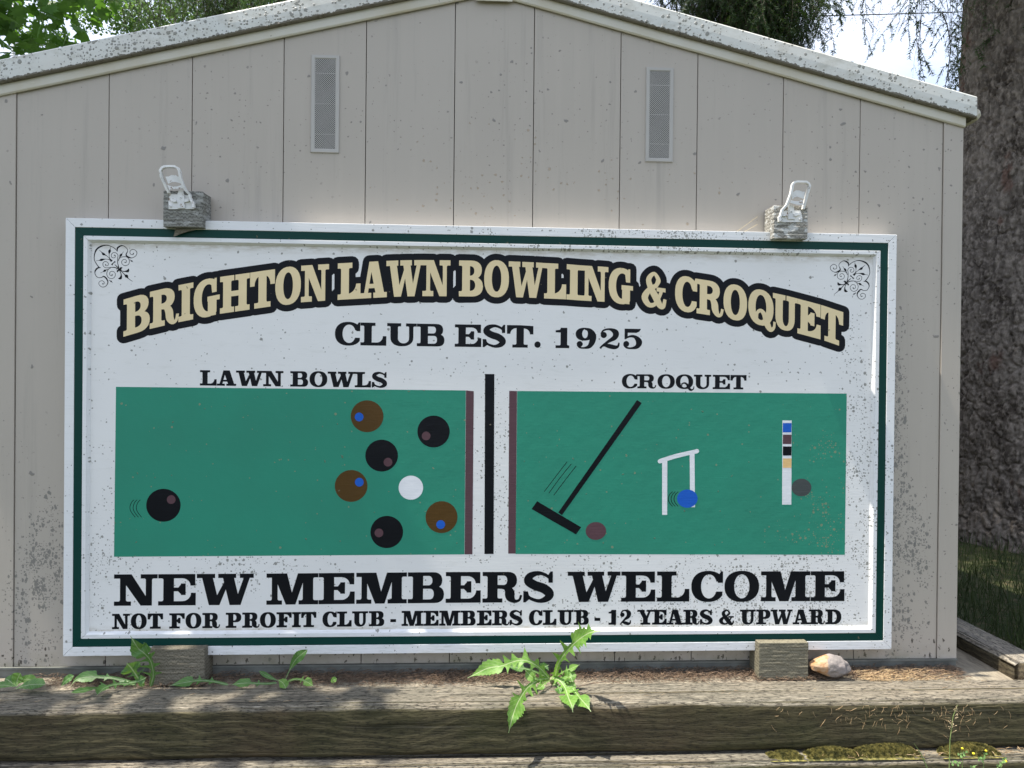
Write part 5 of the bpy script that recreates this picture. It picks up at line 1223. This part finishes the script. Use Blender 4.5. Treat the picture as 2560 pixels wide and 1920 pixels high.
MB().tube([Vector((P(2330, 1920, YG).x+0.02, YG, -0.78)), P(2320, 1925, YG), P(2303, 1885, YG), P(2285, 1858, YG)], [0.002, 0.0018, 0.0012, 0.0004], 5).build('blade', MAT['stem'], gs)
MAT['petal'] = simple('yellow_petal', (0.75, 0.62, 0.03), 0.5); MAT['tref'] = needle_mat('trefoil_leaf', (0.14, 0.27, 0.07), (0.22, 0.36, 0.11))
def trefoil(u0, v0, u1, v1, fl, lv, label, seed):
    rnd = random.Random(seed); yy = YG-0.01*seed
    root = empty('trefoil', (P(u0, v0, yy).x, yy, -0.78), label, 'wildflower', 'yellow trefoils at the lower right corner')
    MB().tube([Vector((P(u0, v0, yy).x, yy, -0.78)), P(u0, v0, yy), P((u0+u1)/2+3, (v0+v1)/2, yy), P(u1, v1, yy)], [0.0013, 0.0011, 0.0009, 0.0006], 5).build('stem', MAT['stem'], root)
    for (fu, fv) in fl:
        c = P(fu, fv, yy); bm = bmesh.new(); bmesh.ops.create_icosphere(bm, subdivisions=2, radius=0.0033)
        V = [(v.co.x+c.x, v.co.y+c.y, v.co.z*0.9+c.z) for v in bm.verts]; V = [(a+rnd.uniform(-.0006, .0006), b, c_+rnd.uniform(-.0008, .0008)) for a, b, c_ in V]; Fs = [tuple(q.index for q in f.verts) for f in bm.faces]; bm.free()
        mesh('flower', V, Fs, MAT['petal'], root)
    m = MB()
    for (lu, lv_) in lv:
        c = P(lu, lv_, yy)
        for k in range(3):
            a = k*2.1+rnd.random(); d = Vector((math.cos(a), -0.3, math.sin(a)*0.8)).normalized(); s = d.cross(Vector((0, -1, 0.4))).normalized()
            l = rnd.uniform(0.006, 0.009); w = l*0.42
            b = c+d*0.001
            m.add([b, b+d*l*0.45+s*w, b+d*l*0.9+s*w*0.8, b+d*l, b+d*l*0.9-s*w*0.8, b+d*l*0.45-s*w], [(0, 1, 2, 3, 4, 5)])
        m.tube([c, c+(P(u1, (v0+v1)/2, yy)-c)*0.6], 0.0005, 4)
    m.build('leaflets', MAT['tref'], root)
trefoil(2405, 1925, 2402, 1878, [(2406, 1871)], [(2382, 1906), (2400, 1886), (2412, 1882), (2395, 1908)], 'left one of the yellow trefoils in the lower right corner', 1)
trefoil(2458, 1925, 2455, 1890, [(2465, 1877), (2434, 1884)], [(2447, 1896), (2462, 1886), (2430, 1918), (2455, 1899)], 'middle one of the yellow trefoils with two flower heads', 2)
trefoil(2500, 1925, 2506, 1900, [(2515, 1903)], [(2502, 1906), (2495, 1916), (2510, 1899)], 'right one of the yellow trefoils in the lower right corner', 3)
# ---------------------------------------------------------------- trees
def bark_mat(name, a, b, red, sc=1.0):
    k = N(name); p = k.P(); v = k.scale(p, (sc, sc, sc*0.6))
    c = k.mix(k.mr(k.noise(v, 9, 5, 0.6), 0.35, 0.65), a, b)
    c = k.mix(k.mr(k.noise(v, 45, 4, 0.6), 0.45, 0.7), c, tuple(x*1.5 for x in b))
    c = k.mix(k.math('MULTIPLY', k.mr(k.noise(v, 5, 3), 0.60, 0.66), 0.6), c, red)
    vo = k.vor(k.scale(v, (1, 1, 0.8)), 60)
    return k.out(c, 0.9, k.bump(k.math('ADD', k.noise(v, 110, 5, 0.65), k.math('MULTIPLY', vo['Distance'], 0.5)), 0.9, 0.006), 0.15)
MAT['bark'] = bark_mat('spruce_bark', (0.058, 0.048, 0.040), (0.180, 0.157, 0.135), (0.11, 0.05, 0.035))
MAT['twig'] = simple('twig_bark', (0.075, 0.055, 0.042), 0.85, 0.3, 40)
def foliage_mat(name, a, b, tr_=0.25, trc=(0.2, 0.4, 0.03)):
    k = N(name); p = k.P(); oi = k.noise(p, 2.5, 3); fine = k.noise(p, 23, 2)
    c = k.mix(k.mr(k.math('ADD', k.math('MULTIPLY', oi, 0.5), k.math('MULTIPLY', fine, 0.5)), 0.38, 0.62), a, b)
    k.out(c, 0.6, None, 0.3)
    t = k.n('ShaderNodeBsdfTranslucent'); k.put(t.inputs[0], k.mix(0.5, c, trc)); ms = k.n('ShaderNodeMixShader'); ms.inputs[0].default_value = tr_
    out = [x for x in k.t.nodes if x.type == 'OUTPUT_MATERIAL'][0]
    k.t.links.new(k.b.outputs[0], ms.inputs[1]); k.t.links.new(t.outputs[0], ms.inputs[2]); k.t.links.new(ms.outputs[0], out.inputs[0]); return k.m
MAT['needles'] = foliage_mat('spruce_needles', (0.022, 0.048, 0.018), (0.05, 0.09, 0.03), 0.12)
MAT['needles2'] = foliage_mat('larch_needles', (0.05, 0.10, 0.045), (0.10, 0.17, 0.075), 0.25)
MAT['mleaf'] = foliage_mat('maple_leaves', (0.035, 0.085, 0.020), (0.065, 0.145, 0.03), 0.32, (0.22, 0.50, 0.03))
MAT['dleaf'] = foliage_mat('bush_leaves', (0.06, 0.12, 0.04), (0.11, 0.20, 0.07), 0.4, (0.30, 0.52, 0.06))
rng = np.random.default_rng(7)
def place(tv, tf, mats, offs):
    k = len(offs); V = (np.einsum('kij,nj->kni', mats, tv)+offs[:, None, :]).reshape(-1, 3)
    Fm = (tf[None]+np.arange(k)[:, None, None]*len(tv)).reshape(-1, 3); return V, Fm
def rmat(rx, ry, rz, s):
    cx, sx_, cy, sy, cz, sz = np.cos(rx), np.sin(rx), np.cos(ry), np.sin(ry), np.cos(rz), np.sin(rz); n = len(rx); M_ = np.zeros((n, 3, 3))
    M_[:, 0, 0] = cy*cz; M_[:, 0, 1] = sx_*sy*cz-cx*sz; M_[:, 0, 2] = cx*sy*cz+sx_*sz
    M_[:, 1, 0] = cy*sz; M_[:, 1, 1] = sx_*sy*sz+cx*cz; M_[:, 1, 2] = cx*sy*sz-sx_*cz
    M_[:, 2, 0] = -sy; M_[:, 2, 1] = sx_*cy; M_[:, 2, 2] = cx*cy
    return M_*np.asarray(s).reshape(-1, 1, 1)
def needles_along(path, rnd, n, ln, wd=0.0016, spread=1.0):
    V = []; path = [Vector(q) for q in path]; m = len(path)-1
    for i in range(n):
        t = rnd.random()*m; j = min(int(t), m-1); c = path[j].lerp(path[j+1], t-j); d = (path[j+1]-path[j]).normalized()
        o = Vector((rnd.gauss(0, 1), rnd.gauss(0, 1), rnd.gauss(0, 1))); o = (o-d*o.dot(d)).normalized()
        e = (o*spread+d*0.7).normalized()*ln*rnd.uniform(0.7, 1.15); s = e.cross(Vector((rnd.random(), rnd.random(), rnd.random()))).normalized()*wd
        V += [c-s, c+s, c+e]
    return V
def sprig_template(seed, L=0.45, side=14, nn=26, bare=0.0, ln=0.016, wide=0.16):
    rnd = random.Random(seed); tw = MB(); path = [Vector((0, 0, 0))]
    d = Vector((rnd.uniform(-.2, .2), rnd.uniform(-.2, .2), -1))
    for i in range(8): d = (d+Vector((rnd.gauss(0, .12), rnd.gauss(0, .12), -0.1))).normalized(); path.append(path[-1]+d*L/8)
    tw.tube(path, [0.0022*(1-i/10) for i in range(9)], 4, False)
    NV = needles_along(path, rnd, int(nn*2*(1-bare)), ln)
    for i in range(side):
        t = (i+rnd.random())/side*8; j = min(7, int(t)); c = path[j].lerp(path[j+1], t-j)
        a = rnd.uniform(0, 2*PI); l = wide*(1-0.55*t/8)*rnd.uniform(0.5, 1.1); e = Vector((math.cos(a), math.sin(a), -0.35)); q = [c]
        for s in range(4): e = (e+Vector((rnd.gauss(0, .1), rnd.gauss(0, .1), -0.35))).normalized(); q.append(q[-1]+e*l/4)
        tw.tube(q, [0.0011, 0.0010, 0.0009, 0.0007, 0.0005], 3, False)
        if rnd.random() > bare: NV += needles_along(q, rnd, nn, ln)
    tf = []
    for f in tw.F:
        tf.append((f[0], f[1], f[2]));
        if len(f) == 4: tf.append((f[0], f[2], f[3]))
    return (np.array([tuple(v) for v in tw.V]), np.array(tf)), (np.array([tuple(v) for v in NV]).reshape(-1, 3), np.arange(len(NV)).reshape(-1, 3))
def sprigs(name, pos, scale, temps, parent, mat, tilt=0.15):
    Vn, Fn, Vt, Ft = [], [], [], []; bn = bt = 0
    pos = np.asarray(pos); idx = rng.integers(0, len(temps), len(pos)); sc = np.asarray(scale)*np.ones(len(pos))
    for k_, ((tv, tf), (nv, nf)) in enumerate(temps):
        q = idx == k_
        if not q.any(): continue
        n = q.sum(); M_ = rmat(rng.normal(0, tilt, n), rng.normal(0, tilt, n), rng.uniform(0, 2*PI, n), sc[q])
        v, f = place(nv, nf, M_, pos[q]); Vn.append(v); Fn.append(f+bn); bn += len(v)
        v, f = place(tv, tf, M_, pos[q]); Vt.append(v); Ft.append(f+bt); bt += len(v)
    tag(mesh(name, np.concatenate(Vn), np.concatenate(Fn), mat, parent), kind='stuff'); tag(mesh('twigs', np.concatenate(Vt), np.concatenate(Ft), MAT['twig'], parent), kind='stuff')
def trunk(name, base, r0, h, lean, parent, mat, n=14, k=10, seed=0):
    pts = []; rr = []
    for i in range(n+1):
        t = i/n; pts.append(Vector(base)+Vector((lean[0]*t+0.04*math.sin(t*7+seed), lean[1]*t+0.04*math.cos(t*5+seed), h*t))); rr.append(r0*(1-0.75*t)*(1+0.5*math.exp(-t*25)))
    MB().tube(pts, rr, k).build(name, mat, parent, True); return pts
# --- the big trunk right of the shed
TYc = 1.95; eL = P(2404, 218, TYc-0.02).x
tcx = eL+0.445
big = empty('spruce_tree', (tcx, TYc, -0.07), 'big spruce right of the shed with thick grey scaly trunk and hanging twigs', 'tree')
nA, nH = 340, 560; Hh = 3.5; V = np.zeros(((nH+1)*nA, 3)); idx = 0
for j in range(nH+1):
    z = -0.15+Hh*j/nH; tz = z/3.0
    rz = 0.395*(1-0.02*tz)+0.11*math.exp(-max(0, z+0.1)*3.2); lx = 0.055*max(0, z-1.6)/1.2
    for i in range(nA):
        a = 2*PI*i/nA; ca, sa = math.cos(a), math.sin(a)
        big_n = noise.noise(Vector((ca*1.6, sa*1.6, z*0.9)))*0.028
        w = noise.noise(Vector((ca*4, sa*4, z*5)))*0.35
        dd, pp = noise.voronoi(Vector((ca*10.5+w*1.6, sa*10.5+w, z*8+w)))
        e = min(1, (dd[1]-dd[0])*3.2); plate = noise.noise(pp[0]*3.7)
        dd2, pp2 = noise.voronoi(Vector((ca*24+w, sa*24, z*34)))
        e2 = min(1, (dd2[1]-dd2[0])*3)
        r = rz+big_n+0.019*min(1, e*2.2)**0.8+0.008*plate+0.008*e2+0.003*noise.noise(pp2[0]*2.3)
        V[idx] = (tcx+lx+r*ca, TYc+r*sa, z); idx += 1
ii = np.arange(nA); Fs = []
for j in range(nH): a = j*nA+ii; b = j*nA+(ii+1) % nA; Fs.append(np.stack([a, b, b+nA, a+nA], 1))
mesh('trunk', V, np.concatenate(Fs), MAT['bark'], big, True)
MB().tube([(tcx+0.085, TYc, 3.3), (tcx+0.1, TYc, 5.5), (tcx+0.15, TYc, 9), (tcx+0.2, TYc, 15)], [0.39, 0.36, 0.28, 0.08], 24).build('upper_trunk', MAT['bark'], big, True)
T_full = [sprig_template(s_, 0.42, 15, 34) for s_ in (1, 2, 3)]
T_thin = [sprig_template(s_, 0.42, 9, 16, 0.35, 0.014) for s_ in (11, 12, 13)]
T_bare = [sprig_template(s_, 0.45, 6, 10, 0.7, 0.012) for s_ in (21, 22)]
def bough(root, p0, p1, n, sc, temps, mat, jit=0.25, r=0.03):
    p0, p1 = Vector(p0), Vector(p1); mid = (p0+p1)/2+Vector((0, 0, 0.12*(p1-p0).length))
    path = [p0, p0.lerp(mid, 0.5)+Vector((0, 0, 0.03)), mid, mid.lerp(p1, 0.5), p1]
    b = MB().tube(path, [r, r*0.8, r*0.6, r*0.4, r*0.15], 6).build('bough', MAT['twig'], root)
    t = rng.random(n)**0.8; pos = np.array([tuple(path[min(3, int(q*4))].lerp(path[min(3, int(q*4))+1], q*4-min(3, int(q*4)))) for q in t])
    pos += rng.normal(0, 1, (n, 3))*np.array([jit, jit, 0.05]); sprigs('needles', pos, rng.uniform(sc*0.7, sc*1.3, n), temps, b, mat)
for (dx, dy, z0_, z1_a, n) in ((-2.0, -0.5, 4.6, 4.3, 70), (-1.2, 1.6, 4.9, 4.5, 60), (1.6, -1.2, 4.2, 3.9, 70), (1.9, 1.0, 4.5, 4.0, 60), (-0.4, -2.0, 4.8, 4.4, 70), (0.3, 2.1, 5.0, 4.4, 50), (2.2, 0.6, 3.4, 2.2, 110), (1.6, 1.8, 3.4, 2.4, 110), (2.0, -0.9, 3.4, 2.3, 110), (1.5, -1.7, 3.8, 2.9, 90), (2.6, 1.6, 2.8, 1.6, 110), (2.8, -0.1, 2.9, 1.5, 110), (0.6, -1.8, 4.0, 3.5, 80), (-0.6, -1.3, 4.0, 3.7, 80), (-1.7, -1.5, 6.0, 5.6, 70), (1.5, -1.8, 6.0, 5.4, 70), (2.4, -0.3, 5.4, 4.9, 60)):
    bough(big, (tcx+0.1, TYc, z0_), (tcx+dx, TYc+dy, z1_a), n, 1.5, T_full, MAT['needles'], 0.3)
for (dx, dy, z0_, z1_a) in ((-1.5, -0.9, 4.4, 4.3), (-1.9, 0.3, 5.0, 4.9), (-1.4, 1.2, 5.3, 5.3), (-2.5, -0.3, 4.9, 4.8), (-2.6, -0.9, 4.6, 4.5), (-2.2, 0.9, 5.3, 5.2), (-1.0, -0.5, 4.5, 4.4)):
    bough(big, (tcx+0.1, TYc, z0_), (tcx+dx, TYc+dy, z1_a), 190, 2.1, T_full, MAT['needles'], 0.42)
# the twigs seen against the sky
def hang(u, v0, v1, y, temps, wmul=1.0, label=None):
    a = P(u, v0, y); b = P(u, v1, y); L = a.z-b.z; return (tuple(a), L/0.42, temps)
hs = [(2105, -60, 95, 1.6, T_thin), (2098, -40, 60, 1.4, T_full), (2150, -60, 70, 1.5, T_bare), (2172, -70, 132, 1.4, T_full), (2188, -50, 90, 1.5, T_thin), (2205, -40, 80, 1.3, T_thin), (2165, -60, 60, 1.7, T_full), (2245, -70, 50, 1.5, T_bare), (2285, -60, 92, 1.4, T_full), (2305, -50, 70, 1.5, T_thin),
      (2318, -50, 55, 1.6, T_full), (2335, -60, 60, 1.5, T_bare), (2300, 85, 195, 1.5, T_bare), (2296, 120, 190, 1.5, T_thin), (2365, -10, 150, 1.4, T_thin), (2385, -70, 125, 1.3, T_full), (2398, -30, 185, 1.2, T_full), (2408, -60, 120, 1.4, T_full), (2392, 20, 150, 1.35, T_full), (2415, 40, 170, 1.45, T_thin), (2378, 60, 140, 1.4, T_thin), (2352, -60, 40, 1.6, T_thin), (2225, -60, 40, 1.6, T_bare)]
hb = MB().tube([(tcx, TYc-0.2, 4.4), P(2420, -110, 1.5), P(2300, -100, 1.45), P(2150, -95, 1.5), P(2050, -110, 1.5)], [0.035, 0.022, 0.016, 0.012, 0.006], 6).build('bough', MAT['twig'], big)
for tt in (T_full, T_thin, T_bare):
    q = [hang(*h_) for h_ in hs if h_[4] is tt]
    sprigs('needles', [a for a, b, c in q], [b for a, b, c in q], tt, hb, MAT['needles'], 0.10)
m = MB()
for h_ in hs:
    a = P(h_[0], h_[1], h_[3]); m.tube([a, a+Vector((0.02, 0.02, 0.12)), a+Vector((0.03, 0.05, 0.35))], 0.002, 4, False)
m.build('twig', MAT['twig'], hb)
# --- dark spruce behind the roof, right of the ridge
sp2 = empty('spruce_tree', (4.6, 7.2, -0.1), 'dark drooping spruce behind the right half of the shed roof', 'tree')
trunk('trunk', (4.6, 7.2, -0.1), 0.22, 13, (0.1, 0), sp2, MAT['bark'])
for (x0, x1, z0_, z1_a, y1, n) in ((4.6, 3.0, 7.0, 6.0, 6.0, 110), (4.6, 3.7, 6.6, 5.6, 5.6, 120), (4.6, 4.3, 6.2, 5.3, 5.7, 130), (4.6, 4.72, 6.2, 5.35, 5.9, 90), (4.6, 3.2, 6.0, 5.0, 6.6, 100), (4.6, 3.9, 5.6, 4.7, 6.3, 120), (4.6, 4.5, 5.4, 4.6, 6.2, 110), (4.6, 2.7, 7.6, 6.5, 6.2, 80), (4.6, 3.5, 8.6, 7.6, 6.2, 80), (4.6, 5.3, 8.0, 7.0, 6.3, 80), (4.6, 4.2, 4.9, 4.2, 6.4, 70)):
    bough(sp2, (x0, 7.2, z0_), (x1, y1, z1_a), n, 2.1, T_full, MAT['needles'], 0.20)
# --- feathery conifer behind the roof, left
sp3 = empty('conifer_tree', (-0.9, 8.2, -0.1), 'feathery hanging conifer behind the left half of the shed roof', 'tree')
trunk('trunk', (-1.75, 8.0, -0.1), 0.13, 11, (-0.5, 0), sp3, MAT['bark'], 14, 10, 3)
for (x1, z0_, z1_a, y1, n) in ((-2.9, 6.6, 5.7, 7.0, 60), (-2.3, 6.3, 5.5, 7.0, 60), (-1.5, 6.6, 5.7, 6.8, 70), (-0.8, 6.8, 6.0, 6.8, 70), (-0.2, 6.8, 6.2, 7.2, 60), (0.3, 7.2, 6.3, 7.0, 50), (-1.2, 5.9, 5.1, 7.2, 50), (-2.6, 5.6, 4.9, 7.4, 40), (-0.5, 7.8, 7.2, 7, 40)):
    bough(sp3, (-1.85, 8.0, z0_), (x1, y1, z1_a), n, 2.0, T_full+T_thin, MAT['needles2'], 0.3)
# --- leaf clouds
def poly_leaf(kind):
    if kind == 'maple':
        o = [(0, -0.15), (0.18, -0.12), (0.45, -0.20), (0.38, 0.02), (0.62, 0.22), (0.36, 0.27), (0.40, 0.48), (0.20, 0.42), (0.0, 0.80)]
        pts = o+[(-x, y) for x, y in o[-2:0:-1]]; V = [(0, 0.15, 0.03)]+[(x, y, -0.06*abs(x)*2+0.02*((i % 2)-.5)) for i, (x, y) in enumerate(pts)]
    else:
        pts = [(0, 0), (0.28, 0.25), (0.3, 0.55), (0, 1), (-0.3, 0.55), (-0.28, 0.25)]; V = [(0, 0.5, 0.08)]+[(x, y, 0) for x, y in pts]
    n = len(pts); return np.array(V), np.array([(0, i+1, (i+1) % n+1) for i in range(n)])
def cloud(name, cl, n, size, kind, parent, mat, flat_=0.9):
    tv, tf = poly_leaf(kind); cl = np.array(cl); w = cl[:, 3]*cl[:, 4]*cl[:, 5]; i = rng.choice(len(cl), n, p=w/w.sum())
    d = rng.normal(0, 1, (n, 3)); d /= np.linalg.norm(d, axis=1)[:, None]; r = rng.random(n)**0.45
    pos = cl[i, :3]+d*r[:, None]*cl[i, 3:6]
    return tag(mesh(name, *place(tv, tf, rmat(rng.normal(0.5, flat_*0.6, n), rng.normal(0, flat_*0.6, n), rng.uniform(0, 2*PI, n), rng.uniform(size*0.6, size*1.25, n)), pos), mat, parent), kind='stuff')
mt = empty('maple_tree', (-3.0, 2.4, -0.1), 'broad leaved maple at the far upper left, its lobed leaves hanging over the roof', 'tree')
trunk('trunk', (-3.0, 2.4, -0.1), 0.17, 7.5, (0.5, -0.8), mt, MAT['bark'], 14, 12, 1)
for (e, r) in (((-1.3, 2.2, 3.0), 0.03), ((-1.0, 1.9, 3.9), 0.03), ((-2.6, -0.22, 3.8), 0.04), ((-3.0, -1.0, 4.6), 0.04), ((-4, 1, 5), 0.04)):
    s_ = Vector((-2.75, 2.0, 2.6)); e = Vector(e); mid = s_.lerp(e, 0.5)+Vector((0, 0, 0.3))
    MB().tube([s_, s_.lerp(mid, 0.5)+Vector((0, 0, .05)), mid, mid.lerp(e, .5), e], [r, r*.85, r*.7, r*.5, r*.2], 6).build('bough', MAT['twig'], mt)
MB().tube([(-2.6, -0.22, 3.8), (-1.9, -0.22, 3.88), (-1.2, -0.20, 3.9), (-0.7, -0.22, 3.75)], [0.012, 0.012, 0.009, 0.004], 6).build('bough', MAT['twig'], mt)
l0 = P(60, 60, 2.0); l1 = P(20, 20, 2.0)
cloud('leaves', [(P(70, 85, 2.0).x, 2.0, P(70, 85, 2.0).z, 0.30, 0.35, 0.22), (P(-40, 20, 2.1).x, 2.1, P(-40, 20, 2.1).z, 0.5, 0.5, 0.45), (P(150, 0, 2.3).x, 2.3, P(150, -20, 2.3).z, 0.32, 0.3, 0.16), (P(100, -160, 2.2).x, 2.2, P(100, -160, 2.2).z, 0.7, 0.6, 0.3), (P(230, -10, 2.6).x, 2.6, P(230, -10, 2.6).z, 0.3, 0.3, 0.16)], 760, 0.088, 'maple', mt, MAT['mleaf'])
SH = [(-1.75, -0.25, 3.8, 0.5, 0.12, 0.3), (-1.08, -0.25, 3.9, 0.36, 0.11, 0.25), (-0.74, -0.25, 3.7, 0.16, 0.10, 0.2), (-1.12, -0.07, 4.0, 0.62, 0.09, 0.28), (-1.12, -0.07, 4.3, 0.62, 0.09, 0.28), (-2.8, -0.85, 4.1, 0.7, 0.4, 0.45), (-2.4, 1.4, 4.6, 1.2, 0.8, 0.8)]
cloud('leaves', SH, 3600, 0.12, 'maple', mt, MAT['mleaf'])
bt = empty('leafy_tree', (-4.2, 11.5, -0.1), 'pale green small leaved tree far behind the conifer on the left', 'tree')
tp_ = trunk('trunk', (-2.9, 11.5, -0.1), 0.10, 8.5, (-0.6, 0), bt, MAT['bark'], 12, 8, 5)
for e in ((-4.4, 11, 7.2), (-1.5, 11, 7.4), (-3.8, 11.2, 6.6), (-0.8, 11.2, 6.9)):
    MB().tube([(-3.05, 11.5, 4.5), (-3.0+(e[0]+3)*0.4, 11.4, 5.6), e], [0.05, 0.035, 0.012], 6).build('bough', MAT['bark'], bt)
rr_ = random.Random(3)
cl = [(rr_.uniform(-6.5, 0.6), rr_.uniform(10.6, 12), rr_.uniform(5.4, 8.0), rr_.uniform(0.25, 0.5), 0.4, rr_.uniform(0.18, 0.38)) for _ in range(46)]+[(rr_.uniform(-8, -4.6), 11.5, rr_.uniform(6.1, 8.4), rr_.uniform(0.25, 0.5), 0.4, rr_.uniform(0.2, 0.4)) for _ in range(16)]
cloud('leaves', cl, 19000, 0.075, 'leaf', bt, MAT['dleaf'], 1.2)
# lawn grass right of the edging
def g_grass(r):
    y = 0.0+7*r.random()**1.6; x = r.uniform(2.99, 3.2+0.42*(y+2.3)); a = r.uniform(0, 2*PI); t = r.uniform(0, 0.55)
    return (x, y, -0.065), (math.cos(a)*t, math.sin(a)*t, 1), r.uniform(0.04, 0.12), (math.cos(a)*0.12, math.sin(a)*0.12, 0)
MAT['grass'] = foliage_mat('grass_blades', (0.020, 0.036, 0.009), (0.048, 0.068, 0.018), 0.1); 
tag(strips('grass', 9000, g_grass, MAT['grass'], 0.0016, 77), 'dark shaded grass beside the timber edging', kind='stuff')
def g_gr2(r):
    x = r.uniform(-1.5, 4.5); y = STEP[3][0]-r.uniform(0.1, 0.9); a = r.uniform(0, 2*PI); t = r.uniform(0, 0.5)
    return (x, y, -0.79), (math.cos(a)*t, math.sin(a)*t, 1), r.uniform(0.06, 0.16), (math.cos(a)*0.1, math.sin(a)*0.1, 0)
tag(strips('grass', 5000, g_gr2, MAT['grass'], 0.0018, 78), 'grass at the foot of the retaining wall', kind='stuff')
# pale pole among the leaves, and the wire
pp_ = P(38, 60, 6.5)
pl = empty('pole', (pp_.x, 6.5, -0.1), 'thin pale pole rising behind the maple leaves at the upper left', 'pole')
MB().tube([(pp_.x, 6.5, -0.1), (pp_.x, 6.5, 8.5)], 0.030, 12).build('shaft', MAT['white'], pl, True); MB().tube([(pp_.x, 6.5, -0.1), (pp_.x, 6.5, 0.05)], 0.07, 12).build('base', MAT['sill'], pl, True)
wa, wb = P(2007, 41, 14), P(2355, 32, 14); dv = (wb-wa)
MB_ = MB().tube([wa+dv*t+Vector((0, 0, 0.02*(t-0.5)**2)) for t in [-5+i*0.5 for i in range(22)]], 0.011, 5)
tag(MB_.build('power_line', MAT['dark']), 'single dark wire crossing the pale sky between roof and trunk', 'wire')
